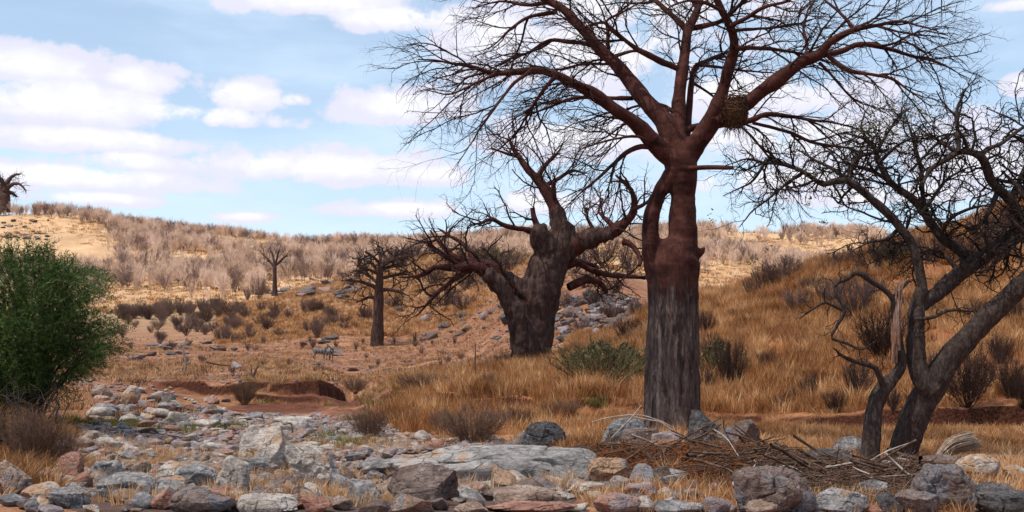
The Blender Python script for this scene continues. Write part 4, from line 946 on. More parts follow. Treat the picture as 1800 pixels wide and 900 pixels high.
B(1132, 784, 80, 38, 'brown', 'round', 48, 'brown low boulder at the foot of the great trunk', D=22.6)
B(1170, 790, 60, 26, 'mauve', 'round', 49, 'small mauve rock in front of the great trunk', D=22.4)
B(1232, 792, 66, 66, 'dark', 'angular', 50, 'dark boulder against the right side of the great trunk', D=22.4)
B(1298, 792, 84, 60, 'brown', 'angular', 51, 'big squarish boulder right of the great trunk', D=22.0, depth=.9)
B(1258, 770, 54, 44, 'tan', 'round', 52, 'tan rounded top of rock between the trunk and the squarish boulder', D=22.9)
B(930, 892, 130, 34, 'tan', 'slab', 53, 'tan flat ledges partly covered by straw at the bottom centre')
B(870, 882, 80, 24, 'brown', 'slab', 54, 'thin brown ledge left of the tan flat ledges')
B(935, 908, 170, 18, 'red', 'slab', 55, 'flat pinkish-red slab along the bottom edge')
B(1190, 908, 90, 26, 'blue', 'round', 56, 'blue-grey rock at the bottom edge right of the pale split stone')
B(1457, 836, 120, 46, 'dark', 'round', 57, 'smooth black boulder behind the driftwood heap', depth=.6)
B(1350, 910, 158, 84, 'brown', 'gnarly', 58, 'large folded brown-grey boulder below the driftwood heap')
B(1342, 914, 64, 32, 'tan', 'round', 59, 'tan smooth dome of rock in front of the folded boulder', D=13.2)
B(1478, 908, 112, 44, 'blue', 'round', 60, 'dark grey boulder under the long curved pale branch')
B(1535, 884, 70, 38, 'blue', 'round', 61, 'grey rounded rock showing through the driftwood')
B(1612, 910, 86, 44, 'brown', 'round', 62, 'brown rounded rock crossed by a thin diagonal stick')
B(1668, 900, 126, 92, 'brown', 'gnarly', 63, 'tall gnarled olive-brown rock right of the leaning tree')
B(1742, 888, 76, 38, 'dark', 'round', 64, 'dark rounded rock behind the black slab in the corner')
B(1768, 912, 120, 44, 'dark', 'slab', 65, 'black slab in the bottom right corner')
B(1722, 842, 90, 44, 'pale', 'round', 66, 'pale grey arched rock behind the gnarled one')
B(1786, 850, 64, 32, 'pale', 'angular', 67, 'whitish blotched rock at the right edge')
B(270, 868, 30, 16, 'mauve', 'round', 68, 'small mauve pebble-like stone above the orange-red boulder')
B(420, 900, 40, 24, 'brown', 'angular', 69, 'small brown stone between dark boulder and striped rock')
B(830, 905, 64, 24, 'tan', 'angular', 70, 'tan rock at the bottom edge right of the sharp-ridged one')
B(1260, 905, 60, 28, 'mauve', 'round', 71, 'mauve rock at the bottom edge left of the folded boulder')
B(1430, 872, 50, 24, 'dark', 'round', 72, 'small dark rock under the driftwood right of the folded boulder')

B(1405, 846, 56, 34, 'dark', 'angular', 73, 'dark block poking out of the driftwood in front of the smooth black boulder', D=16.3)
B(1572, 842, 60, 36, 'dark', 'round', 74, 'dark rock lodged in the driftwood at the foot of the leaning tree', D=16.6)
B(1232, 838, 60, 26, 'brown', 'angular', 75, 'brown rock half buried in litter left of the folded boulder')
B(1500, 800, 70, 34, 'blue', 'round', 76, 'grey rock behind the foot of the broken dead tree', D=22.6)
B(1650, 822, 70, 30, 'brown', 'round', 77, 'brown rock between the leaning tree and the pale arched rock', D=19.5)
B(1400, 902, 70, 50, 'brown', 'angular', 78, 'dark brown rock filling the gap right of the folded boulder')
B(1560, 905, 60, 40, 'dark', 'angular', 79, 'black rock between the dark grey and the stick-crossed boulders')
B(505, 830, 60, 60, 'pale', 'round', 80, 'smooth pale rock joining the tallest boulder to the sloping one', D=21.3)
B(600, 868, 60, 34, 'blue', 'angular', 81, 'grey angular rock at the right foot of the sloping pale boulder')
B(180, 845, 70, 34, 'blue', 'slab', 82, 'low dark grey rock behind the broad blue-grey boulder')
B(800, 880, 90, 34, 'slab', 'slab', 83, 'banded grey ledge between the peaked boulder and the thin brown ledge')
# ------ middling blocks of the broken bedrock, each its own
MED = []
for k in range(12):
    V, Fc = rock_shape(700 + k, ('angular', 'wedge', 'slab', 'angular')[k % 4], 5, (1, .8, .5)); V = V / np.abs(V).max(0) * np.array((.5, .4, .3)); MED.append(mesh('bedrock_block', V, Fc, RM[('blue', 'pale', 'mauve', 'slab', 'brown', 'pale')[k % 6]]))
_r = random.Random(77)
def blocks(n, x0, x1, r0, r1, w0, w1, fl):
    for _ in range(n):
        px, row = _r.uniform(x0, x1), _r.uniform(r0, r1); D = hit(px, row); w = _r.uniform(w0, w1) / F * D; me = MED[_r.randrange(12)]
        f = _r.uniform(*fl); x = (px - HX) / F * D; o = obj('bedrock_block', me, loc=(x, D, gz(x, D) + w * f * .12), label='angular grey block of broken bedrock', cat='rock', group='blocks of broken bedrock')
        o.scale = (w, w * _r.uniform(.7, 1.2), w * f * 1.5); o.rotation_euler = (_r.uniform(-.15, .15), _r.uniform(-.15, .15), _r.uniform(0, 6.28))
blocks(46, 60, 640, 775, 835, 24, 64, (.35, .7)); blocks(34, 600, 1000, 780, 820, 24, 60, (.3, .6)); blocks(70, 0, 1120, 838, 900, 24, 70, (.5, 1.0)); blocks(22, 0, 1180, 846, 886, 70, 120, (.35, .6)); blocks(16, 1100, 1800, 870, 903, 24, 60, (.5, .9)); blocks(24, 150, 420, 705, 765, 18, 40, (.5, .9))
# ------ shared small stones
SMALL = []
for k in range(14):
    st = ('angular', 'round', 'slab', 'wedge')[k % 4]
    V, Fc = rock_shape(300 + k, st, 3, (1, .8, .6)); V = V / np.abs(V).max(0) * np.array((.5, .42, .3)); SMALL.append((V, Fc))
def small_set(mats, tag_, sub=3, n=14):
    out = []
    for k in range(n):
        V, Fc = SMALL[k]
        if sub != 3:
            V, Fc = rock_shape(300 + k, ('angular', 'round', 'slab', 'wedge')[k % 4], sub, (1, .8, .6)); V = V / np.abs(V).max(0) * np.array((.5, .42, .3))
        out.append(mesh(tag_, V, Fc, RM[mats[k % len(mats)]]))
    return out
def strew(pts, meshes, name, label, group, seed, size, flat=(.6, 1.1), cat='stone', sink=.3):
    rng = random.Random(seed)
    for x, y in pts:
        me = meshes[rng.randrange(len(meshes))]; s = size(rng) if callable(size) else size
        o = obj(name, me, label=label, cat=cat, group=group)
        fz = rng.uniform(*flat); o.scale = (s, s * rng.uniform(.8, 1.2), s * fz)
        o.location = (x, y, gz(x, y) + s * fz * .3 * (1 - sink * 1.2)); o.rotation_euler = (rng.uniform(-.25, .25), rng.uniform(-.25, .25), rng.uniform(0, 6.28))
def px_pts(rng, n, x0, x1, r0, r1, dmin=9):
    return [(px, row) for px, row in ((rng.uniform(x0, x1), rng.uniform(r0, r1)) for _ in range(n))]
def to_xy(pp, dmin=9):
    out = []
    for px, row in pp:
        D = hit(px, row, dmin); out.append(((px - HX) / F * D, D))
    return out
R_ = random.Random(5)
bedm = small_set(['mauve', 'pale', 'blue', 'mauve', 'red', 'pale', 'tan'], 'river_stone')
def in_poly(pp, poly): return [p for p in pp if poly_mask(np.array([p[0]]), np.array([p[1]]), poly)[0]]
BEDPX = [(110, 768), (150, 800), (200, 820), (330, 815), (440, 800), (600, 815), (700, 800), (860, 790), (880, 765), (760, 770), (680, 775), (600, 750), (560, 742), (480, 745), (420, 735), (330, 745), (260, 760), (180, 752)]
pp = in_poly(px_pts(R_, 560, 100, 900, 735, 825), BEDPX)[:285]
strew(to_xy(pp), bedm, 'river_stone', 'grey or pinkish stone lying in the dry river bed', 'stones of the dry river bed', 6, lambda r: r.choice((r.uniform(.18, .4), r.uniform(.18, .4), r.uniform(.4, .62))), (.4, .9))
pp = in_poly(px_pts(R_, 260, 150, 500, 690, 760), [(170, 700), (250, 690), (300, 705), (380, 725), (450, 735), (480, 755), (300, 750), (200, 765), (150, 740)])[:70]
strew(to_xy(pp), bedm, 'bank_stone', 'pale stone strewn on the slope below the upright far-bank boulder', 'stones on the slope of the left bank', 7, lambda r: r.uniform(.3, .95), (.5, .9))
strew(to_xy([(268, 681), (272, 686), (280, 690), (291, 688), (300, 684), (303, 692), (308, 697), (326, 702), (331, 704), (338, 706), (343, 710), (348, 712)]), small_set(['pale'], 'white_stone', 2, 4), 'white_stone', 'small white stone in a line down the bare red bank', 'white stones on the red bank', 8, lambda r: r.uniform(.25, .42), (.5, .8))
fore = small_set(['brown', 'blue', 'tan', 'mauve', 'red', 'pale', 'dark'], 'loose_stone')
pp = px_pts(R_, 150, 0, 1800, 846, 903)
strew(to_xy(pp), fore, 'loose_stone', 'loose stone among the boulders and straw along the near bank', 'loose stones of the near bank', 9, lambda r: r.uniform(.14, .42), (.5, 1.0))
pp = px_pts(R_, 60, 560, 1000, 765, 800)
strew(to_xy(pp), small_set(['red', 'tan', 'pale'], 'pink_stone', 2, 6), 'pink_stone', 'pinkish stone at the foot of the grassy right bank', 'pinkish stones at the foot of the grassy bank', 10, lambda r: r.uniform(.18, .5), (.5, 1.0))
heap = small_set(['brown', 'brown', 'dark', 'brown', 'mauve', 'brown', 'dark'], 'heap_rock')
pp = in_poly(px_pts(R_, 700, 970, 1130, 515, 605), [(985, 530), (1040, 515), (1110, 520), (1128, 545), (1120, 570), (1060, 595), (990, 600), (975, 570)])[:210]
strew(to_xy(pp, 60), heap, 'heap_rock', 'grey rock in the stony heap between the two large baobabs', 'rocks of the heap between the large baobabs', 11, lambda r: r.uniform(.4, 1.05), (.7, 1.2), 'rock')
pp = px_pts(R_, 60, 700, 895, 495, 600)
strew(to_xy(pp, 70), heap, 'slope_rock', 'grey rock on the grassy slope left of the old baobab', 'rocks on the slope left of the old baobab', 12, lambda r: r.choice((.6, .8, 1.0, 1.8)), (.6, 1.1), 'rock')
pp = px_pts(R_, 34, 528, 625, 482, 526) + px_pts(R_, 16, 450, 545, 508, 522) + px_pts(R_, 10, 600, 720, 440, 520)
strew(to_xy(pp, 150), heap, 'knoll_rock', 'blue-grey rock of the outcrop beside the slim little baobab', 'rocks of the outcrop beside the slim baobab', 13, lambda r: r.uniform(1.2, 3.2), (.5, .9), 'rock')
pp = px_pts(R_, 16, 262, 335, 606, 626) + px_pts(R_, 7, 540, 590, 596, 606) + px_pts(R_, 12, 230, 640, 595, 655)
strew(to_xy(pp, 60), heap, 'plain_rock', 'low pale rock lying on the open red ground', 'rocks on the open red ground', 14, lambda r: r.uniform(.8, 2.2), (.4, .7), 'rock')
pp = px_pts(R_, 40, 0, 85, 386, 422)
strew(to_xy(pp, 240), heap, 'hill_rock', 'grey rock scattered near the hilltop below the crest baobab', 'rocks near the hilltop', 15, lambda r: r.uniform(1.0, 2.6), (.4, .8), 'rock')
# ---------------------------------------------------------------- scatter of uncountable growth and gravel
def scatter(name, pts, rots, scls, idx, sources, mat, label, cat):
    """one object: its points carry copies of a few tufts or pebbles"""
    me = bpy.data.meshes.new(name); me.vertices.add(len(pts)); me.vertices.foreach_set('co', np.asarray(pts, np.float32).ravel())
    a = me.attributes.new('rot', 'FLOAT_VECTOR', 'POINT'); a.data.foreach_set('vector', np.asarray(rots, np.float32).ravel())
    a = me.attributes.new('scl', 'FLOAT_VECTOR', 'POINT'); a.data.foreach_set('vector', np.asarray(scls, np.float32).ravel())
    a = me.attributes.new('idx', 'INT', 'POINT'); a.data.foreach_set('value', np.asarray(idx, np.int32))
    o = obj(name, me, label=label, cat=cat, kind='stuff')
    ng = bpy.data.node_groups.new(name, 'GeometryNodeTree')
    ng.interface.new_socket('Geometry', in_out='INPUT', socket_type='NodeSocketGeometry')
    ng.interface.new_socket('Geometry', in_out='OUTPUT', socket_type='NodeSocketGeometry')
    n, l = ng.nodes, ng.links
    gi, go, jn = n.new('NodeGroupInput'), n.new('NodeGroupOutput'), n.new('GeometryNodeJoinGeometry')
    def na(nm, typ):
        x = n.new('GeometryNodeInputNamedAttribute'); x.data_type = typ; x.inputs[0].default_value = nm; return x.outputs[0]
    r, s, ix = na('rot', 'FLOAT_VECTOR'), na('scl', 'FLOAT_VECTOR'), na('idx', 'INT')
    e2r = n.new('FunctionNodeEulerToRotation'); l.new(r, e2r.inputs[0])
    for k, src in enumerate(sources):
        so = bpy.data.objects.new(src.name, src)      # kept out of the scene; only its shape is used
        oi = n.new('GeometryNodeObjectInfo'); oi.inputs[0].default_value = so; oi.inputs['As Instance'].default_value = True
        cmp_ = n.new('FunctionNodeCompare'); cmp_.data_type = 'INT'; cmp_.operation = 'EQUAL'
        ii = [i for i in cmp_.inputs if i.type == 'INT']; l.new(ix, ii[0]); ii[1].default_value = k
        ip = n.new('GeometryNodeInstanceOnPoints'); l.new(gi.outputs[0], ip.inputs['Points']); l.new(cmp_.outputs[0], ip.inputs['Selection'])
        l.new(oi.outputs['Geometry'], ip.inputs['Instance']); l.new(e2r.outputs[0], ip.inputs['Rotation']); l.new(s, ip.inputs['Scale'])
        l.new(ip.outputs[0], jn.inputs[0])
    l.new(jn.outputs[0], go.inputs[0])
    md = o.modifiers.new('scatter', 'NODES'); md.node_group = ng
    return o

def grass_mat(name, c0, c1, c2, tr=0.25):
    m = bpy.data.materials.new(name); m.use_nodes = True; t = NT(m.node_tree); t.n.clear()
    ps = t.node('ShaderNodeNewGeometry').outputs['Position']; oi = t.node('ShaderNodeObjectInfo').outputs['Random']
    f = t.m('ADD', t.m('MULTIPLY', t.m('MULTIPLY_ADD', t.noise(ps, 0.5, 5, 0.65), 1.7, -.35), 0.6), t.m('MULTIPLY', oi, 0.40))
    col = t.ramp(f, [(0.22, c0), (0.5, c1), (0.78, c2)])
    d = t.node('ShaderNodeBsdfDiffuse', Color=col); x = t.node('ShaderNodeBsdfTranslucent', Color=col)
    mx = t.node('ShaderNodeMixShader', i0=tr, i1=d.outputs[0], i2=x.outputs[0]); t.node('ShaderNodeOutputMaterial', Surface=mx.outputs[0])
    return m
G_LONG = grass_mat('grass_orange_straw', (0.12, 0.042, 0.018), (0.42, 0.185, 0.070), (0.84, 0.55, 0.28))
G_DRY = grass_mat('grass_pale_straw', (0.30, 0.15, 0.07), (0.54, 0.31, 0.15), (0.72, 0.50, 0.29))
G_BROWN = grass_mat('grass_brown', (0.08, 0.04, 0.022), (0.20, 0.10, 0.05), (0.36, 0.20, 0.09))
G_GREEN = grass_mat('grass_green', (0.05, 0.06, 0.018), (0.13, 0.14, 0.04), (0.30, 0.24, 0.08), .2)
def tuft(seed, n, h, spread, w, mat, lean=.45):
    rng = np.random.default_rng(seed); V, Fc = [], []
    for i in range(n):
        a = rng.uniform(0, 6.28); r = spread * math.sqrt(rng.uniform(0, 1)); b0 = np.array((math.cos(a) * r, math.sin(a) * r, -0.03))
        hh = h * rng.uniform(.5, 1.1); la = a + rng.normal(0, .8); ln = lean * rng.uniform(.2, 1.3) * hh
        sd = np.array((-math.sin(rng.uniform(0, 6.28)), math.cos(rng.uniform(0, 6.28)), 0)) * w
        m_ = b0 + np.array((math.cos(la) * ln * .35, math.sin(la) * ln * .35, hh * .55)); tp = b0 + np.array((math.cos(la) * ln, math.sin(la) * ln, hh))
        k = len(V); V += [b0 - sd, b0 + sd, m_ + sd * .8, m_ - sd * .8, tp]; Fc += [[k, k + 1, k + 2, k + 3], [k + 3, k + 2, k + 4]]
    return mesh('grass_tuft', V, Fc, mat, False)

def ground_pts(rng, n, x0, x1, d0, d1, power=1.0):
    """random ground points in a fan of columns and distances"""
    px = rng.uniform(x0, x1, n); D = d0 + (d1 - d0) * rng.uniform(0, 1, n) ** power
    return (px - HX) / F * D, D, px
def do_grass(name, X, Y, srcs, s0, s1, seed, label, mat, cat='grass'):
    rng = np.random.default_rng(seed); n = len(X); Z = ground_h(X, Y)
    s = rng.uniform(s0, s1, n); sc_ = np.stack((s * rng.uniform(.8, 1.2, n), s * rng.uniform(.8, 1.2, n), s * rng.uniform(.75, 1.25, n)), -1)
    rot = np.stack((rng.normal(0, .12, n), rng.normal(0, .12, n), rng.uniform(0, 6.28, n)), -1)
    scatter(name, np.stack((X, Y, Z), -1), rot, sc_, rng.integers(0, len(srcs), n), srcs, mat, label, cat)

rng = np.random.default_rng(90)
# long grass on the right-hand bank and hillside
X, Y, px = ground_pts(rng, 26000, 640, 1950, 31, 70, 0.8)
_, gul_, lg_ = surface_kind(X, Y)
dens_n = fbm(np.stack((X * .55, Y * .55, X * 0), -1), 3, 95)
gs = (np.hypot((ground_h(X + .3, Y) - ground_h(X - .3, Y)) / .6, (ground_h(X, Y + .3) - ground_h(X, Y - .3)) / .6))
k = (lg_ > .15) & (dens_n > -.30) & (gs < 0.75)
k &= ~((px < 1000) & (Y > 58)); k &= ~((px > 1200) & (Y < 33.7)); k &= ~((px > 1000) & (px <= 1200) & (Y < 34.5))
do_grass('grass', X[k], Y[k], [tuft(s, 34, .62, .26, .0085, G_LONG) for s in range(400, 405)] + [tuft(405, 40, .5, .3, .009, G_DRY)], .7, 1.2, 1, 'tall dry orange grass covering the slopes of the right bank', G_LONG)
# straw between the boulders and the stones
X, Y, px = ground_pts(rng, 5200, -40, 1880, 13.2, 32, 1.0)
bd, gl, _ = surface_kind(X, Y)
d2 = fbm(np.stack((X * .5, Y * .5, X * 0), -1), 3, 96)
k = np.where(bd > .5, (d2 > .12), (d2 > -.18)); k &= ~((px > 630) & (px < 1110) & (Y > 17) & (Y < 23) & (d2 < .3))
k &= ~((px > 980) & (px < 1640) & (np.abs(Y - np.interp(px, [960, 1050, 1150, 1250, 1350, 1450, 1550, 1650], [21.8, 20.6, 19.2, 17.9, 17.0, 16.2, 15.9, 15.8])) < 1.3))
do_grass('straw', X[k], Y[k], [tuft(s, 26, .26, .12, .0045, G_DRY, .6) for s in range(410, 414)] + [tuft(414, 24, .22, .12, .0045, G_LONG, .6)], .6, 1.3, 2, 'short yellow straw growing between the boulders and stones', G_DRY)
X, Y, px = ground_pts(rng, 5200, 640, 1950, 24, 35.5, 1.0)
bd, gl, _ = surface_kind(X, Y); d2 = fbm(np.stack((X * .6, Y * .6, X * 0), -1), 3, 196)
gs = (np.hypot((ground_h(X + .2, Y) - ground_h(X - .2, Y)) / .4, (ground_h(X, Y + .2) - ground_h(X, Y - .2)) / .4))
k = (bd < .5) & (d2 > -.25) & (gs < .6) & ((px > 980) | (Y > 30))
do_grass('bank_grass', X[k], Y[k], [tuft(s, 30, .30, .2, .006, G_LONG, .8) for s in (416, 417)] + [tuft(418, 30, .26, .2, .006, G_DRY, .8)], .6, 1.2, 22, 'short rusty grass on the strip below the earth ledge', G_LONG)
X, Y, px = ground_pts(rng, 2600, 430, 760, 42, 66, 1.0)
bd, gl, _ = surface_kind(X, Y); d2 = fbm(np.stack((X * .4, Y * .4, X * 0), -1), 3, 197)
gs = (np.hypot((ground_h(X + .2, Y) - ground_h(X - .2, Y)) / .4, (ground_h(X, Y + .2) - ground_h(X, Y - .2)) / .4))
k = (bd < .5) & (d2 > .0) & (gs < .6)
do_grass('gully_grass', X[k], Y[k], [tuft(419, 30, .34, .25, .009, G_DRY, .9), tuft(4190, 30, .3, .25, .009, G_LONG, .9), tuft(4191, 26, .3, .2, .009, G_GREEN, .9)], .6, 1.2, 23, 'straw and greenish grass on the slopes of the washed-out gully', G_DRY)
# rank brown growth on the near left bank
X, Y, px = ground_pts(rng, 2600, -120, 150, 15.5, 30, 1.0)
k = (px < 90 + 30 * np.sin(Y)) 
do_grass('undergrowth', X[k], Y[k], [tuft(s, 34, .32, .25, .006, G_BROWN, 1.2) for s in (420, 421)] + [tuft(422, 30, .3, .2, .006, G_LONG, .9)], .6, 1.3, 3, 'tangled brown undergrowth on the near left bank', G_BROWN)
# low growth beyond the river: stubble and tufts
X, Y, px = ground_pts(rng, 15000, -60, 1000, 34, 150, 0.9)
bd, gl, lg = surface_kind(X, Y); d3 = fbm(np.stack((X * .12, Y * .12, X * 0), -1), 4, 97)
k = (bd < .5) & (gl < .5) & (d3 > -.12)
do_grass('stubble', X[k], Y[k], [tuft(430, 16, .3, .2, .012, G_BROWN, .9), tuft(431, 16, .26, .25, .012, G_DRY, .9), tuft(432, 18, .22, .25, .012, G_DRY, .9)], .6, 1.5, 4, 'sparse short dry grass and stubble on the open red ground', G_DRY)
X, Y, px = ground_pts(rng, 9000, 380, 960, 150, 230, 1.0)
do_grass('knoll_grass', X, Y, [tuft(433, 18, .6, .5, .035, G_DRY, .7), tuft(434, 18, .55, .5, .035, G_LONG, .7)], .6, 1.3, 5, 'golden dry grass on the stony knoll', G_DRY)
X, Y, px = ground_pts(rng, 16000, -60, 1560, 215, 430, 1.0); d2 = fbm(np.stack((X * .04, Y * .04, X * 0), -1), 4, 198); k = (d2 > -.2)
do_grass('hill_grass', X[k], Y[k], [tuft(435, 16, .5, .8, .05, G_DRY, 1.2), tuft(436, 16, .5, .8, .05, G_LONG, 1.2), tuft(437, 14, .4, .9, .06, G_BROWN, 1.2)], .6, 1.5, 24, 'thin dry grass over the far hillside', G_DRY)
# greenish patches beside the river bed
pg = []
for cx, cy, w, n in [(120, 745, 30, 70), (175, 748, 22, 40), (280, 755, 18, 30), (325, 757, 14, 26), (400, 750, 30, 50), (610, 785, 40, 90), (1045, 712, 14, 24), (660, 710, 26, 40), (580, 770, 30, 50), (225, 750, 25, 40)]:
    for _ in range(n):
        x, r = rng.normal(cx, w * .6), rng.normal(cy, 4); (pg.append((x, r)) if _ % 2 else None)
xy = np.array(to_xy(pg, 18)); do_grass('green_grass', xy[:, 0], xy[:, 1], [tuft(440, 26, .3, .18, .007, G_GREEN, .5)], .6, 1.2, 6, 'small greenish grass patches beside the river bed', G_GREEN)
# gravel
gm = small_set(['mauve', 'pale', 'blue', 'red', 'mauve', 'tan'], 'pebble', 1, 6)
X, Y, px = ground_pts(rng, 34000, 20, 1020, 15, 58, 0.75)
bd, gl, _ = surface_kind(X, Y); cl = fbm(np.stack((X * .7, Y * .7, X * 0), -1), 3, 98)
k = (bd > .5) & (cl > -.25); X, Y = X[k], Y[k]; n = len(X)
s = rng.uniform(.06, .24, n) * (1 + .8 * (rng.uniform(0, 1, n) > .9)); 
scatter('gravel', np.stack((X, Y, ground_h(X, Y) + s * .05), -1), np.stack((rng.normal(0, .3, n), rng.normal(0, .3, n), rng.uniform(0, 6.28, n)), -1), np.stack((s, s, s * .8), -1), rng.integers(0, 6, n), gm, None, 'mauve and grey cobbles and gravel covering the dry river bed', 'gravel')
X, Y, px = ground_pts(rng, 9000, 0, 1000, 50, 170, 1.0)
bd, gl, _ = surface_kind(X, Y); k = (bd < .5) & (gl < .5); X, Y = X[k], Y[k]; n = len(X); s = rng.uniform(.10, .34, n)
scatter('rubble', np.stack((X, Y, ground_h(X, Y) + s * .05), -1), np.stack((rng.normal(0, .3, n), rng.normal(0, .3, n), rng.uniform(0, 6.28, n)), -1), np.stack((s, s, s * .7), -1), rng.integers(0, 6, n), small_set(['brown', 'dark', 'red', 'tan', 'brown', 'mauve'], 'chip', 1, 6), None, 'small dark stones and earth clods strewn over the open red ground', 'rubble')

# ---------------------------------------------------------------- leafless shrubs
def shrub_mesh(seed, stems, kids, r, mat, spread=.5, trunk=.0, kink=.16, droop=0.0, name='shrub'):
    """unit height, about `spread` half width"""
    rng = np.random.default_rng(seed); P_ = []
    tb = np.array((0, 0, -.03)); base_z = trunk
    if trunk > 0: P_.append((np.array([tb, (0.01, 0, trunk * .5), (0, .01, trunk + .03)]), np.array([r * 3.2, r * 2.6, r * 2.2]), 4))
    for i in range(stems):
        a = rng.uniform(0, 6.28); rr = spread * math.sqrt(rng.uniform(.02, 1)); top = np.array((math.cos(a) * rr, math.sin(a) * rr, rng.uniform(.72, 1.0) * math.sqrt(1 - .45 * (rr / spread) ** 2)))
        b0 = np.array((rng.normal(0, .03), rng.normal(0, .03), base_z - (.03 if trunk == 0 else 0)))
        n = 6; s = np.linspace(0, 1, n)[:, None]
        bow = np.array((math.cos(a), math.sin(a), 0)) * rr * .25
        p = b0 + (top - b0) * s + bow * (s * (1 - s)) * 2 + rng.normal(0, kink * .12, (n, 3)) * s
        P_.append((p, np.linspace(r * 1.5, r * .5, n), 3))
        for j in range(kids):
            u = rng.uniform(.25, .98); k = u * (n - 1); i0 = int(k); q = p[i0] + (p[min(i0 + 1, n - 1)] - p[i0]) * (k - i0)
            d = unit(unit(top - b0) + rng.normal(0, .55, 3) + np.array((0, 0, .25 - droop))); ln = rng.uniform(.10, .30) * (1.2 - .5 * u)
            e = q + d * ln; mid = (q + e) / 2 + rng.normal(0, .02, 3)
            P_.append((np.array([q, mid, e]), np.array([r * .75, r * .6, r * .4]), 3))
    V, Fc = tubes(P_); return mesh(name, V, Fc, mat, False)

def stick_mat(name, c0, c1):
    m, t, b = new_mat(name, 0.9, 0.1); oi = t.node('ShaderNodeObjectInfo').outputs['Random']
    t.put(b.inputs['Base Color'], t.mixc(oi, c0, c1)); return m
M_FAR = stick_mat('far_shrub_grey', (0.50, 0.345, 0.255), (0.74, 0.56, 0.45))
M_FAR2 = stick_mat('far_shrub_dark', (0.15, 0.095, 0.08), (0.28, 0.19, 0.165))
M_DARK = stick_mat('shrub_purple_brown', (0.085, 0.052, 0.046), (0.17, 0.11, 0.095))
M_NEAR = stick_mat('shrub_dark_brown', (0.045, 0.026, 0.022), (0.095, 0.058, 0.05))
M_MID = stick_mat('shrub_mauve_brown', (0.12, 0.07, 0.052), (0.25, 0.165, 0.13))
M_BRN = stick_mat('shrub_brown', (0.11, 0.065, 0.045), (0.20, 0.12, 0.085))
M_OLV = stick_mat('shrub_olive', (0.075, 0.062, 0.03), (0.12, 0.10, 0.05))

def put(name, me, x, y, h, w, label, group, rngp, cat='shrub', sink=.05):
    o = obj(name, me, label=label, cat=cat, group=group); o.location = (x, y, gz(x, y) - sink); o.scale = (w, w * rngp.uniform(.85, 1.15), h); o.rotation_euler = (0, 0, rngp.uniform(0, 6.28)); return o

far_v = [shrub_mesh(500 + k, 12 + (k % 3) * 3, 10, .0066, M_FAR2 if k in (2, 5) else M_FAR, .24 + .07 * (k % 3), trunk=(.12, .3, .2)[k % 3]) for k in range(8)]
rp = random.Random(17); cand = []
def far_density(px, D):
    """how wooded the far hillside is there"""
    return 1.0
rg = np.random.default_rng(18); n = 13500
pxs = rg.uniform(-40, 1560, n); Ds = 236 + (455 - 236) * rg.uniform(0, 1, n) ** 0.8
Xs = (pxs - HX) / F * Ds; cl = fbm(np.stack((Xs * .035, Ds * .035, Xs * 0), -1), 4, 99)
left_open = np.clip((260 - pxs) / 200, 0, 1) * ((Ds > 300) & (Ds < 392)); right_open = .22 * np.clip((pxs - 1150) / 150, 0, 1) * (Ds < 385)
keep = (cl > -.07 + .62 * left_open + .50 * right_open ) & (rg.uniform(0, 1, n) < np.where(Ds > 385, .85, .55))
keep &= ~((pxs > 470) & (pxs < 1240) & (Ds < 262)); keep &= ~((pxs > 1240) & (Ds < 290))
fx, fy = Xs[keep], Ds[keep]; order = np.argsort(fy)
fz = ground_h(fx, fy)
for i in order[:296]:
    h = rp.uniform(3.0, 7.0); o = obj('bare_shrub', far_v[rp.randrange(8)], label='pale leafless shrub standing on the sunlit far hillside', cat='shrub', group='bare shrubs on the sunlit hillside')
    o.location = (fx[i], fy[i], fz[i] - .15); o.scale = (h * rp.uniform(.8, 1.1), h * .95, h); o.rotation_euler = (0, 0, rp.uniform(0, 6.28))
rest = order[296:]; n = len(rest); hh = rg.uniform(2.4, 6.4, n) * np.where(fy[rest] > 385, .85, 1)
scatter('woodland', np.stack((fx[rest], fy[rest], fz[rest] - .15), -1), np.stack((np.zeros(n), np.zeros(n), rg.uniform(0, 6.28, n)), -1), np.stack((hh * .95, hh * .95, hh), -1), rg.integers(0, 8, n), far_v, None, 'thin mauve-grey leafless woodland covering the far hill to its crest', 'woodland')
print('far shrubs', len(fx))

dark_v = [shrub_mesh(520 + k, 36, 18, .0072, M_DARK, .62, kink=.3) for k in range(5)]
mid_v = [shrub_mesh(580 + k, 40, 18, .0068, M_MID, .62, kink=.3) for k in range(5)]
brn_v = [shrub_mesh(530 + k, 22, 12, .009, M_BRN, .6) for k in range(4)]
olv_v = [shrub_mesh(540 + k, 34, 20, .007, M_OLV, .8, droop=.2) for k in range(2)]
near_v = [shrub_mesh(550 + k, 50, 30, .0042, M_NEAR, .58, kink=.3) for k in range(4)]
nbrn_v = [shrub_mesh(560 + k, 70, 30, .0040, M_BRN, .65) for k in range(3)]
def at_px(px, row, w, h, me, name, label, group=None, D=None, cat='shrub'):
    D = D or hit(px, row, 20); g = on_ground(px, D); hm = h / F * D; wm = w / F * D
    return put(name, me, g.x, D, hm, wm / 1.15, label, group, rp, cat)
for i in range(128):     # the dark band across the open ground
    px = rp.choice((rp.uniform(195, 655), rp.uniform(190, 420))); row = rp.choice((rp.uniform(545, 560), rp.uniform(548, 562), rp.uniform(560, 585), rp.uniform(575, 605)))
    at_px(px, row, rp.uniform(14, 32), rp.uniform(14, 30), (mid_v if rp.random() < .7 else dark_v)[rp.randrange(5)], 'dark_shrub', 'dark leafless shrub in the band across the open red ground', 'dark shrubs on the open ground')
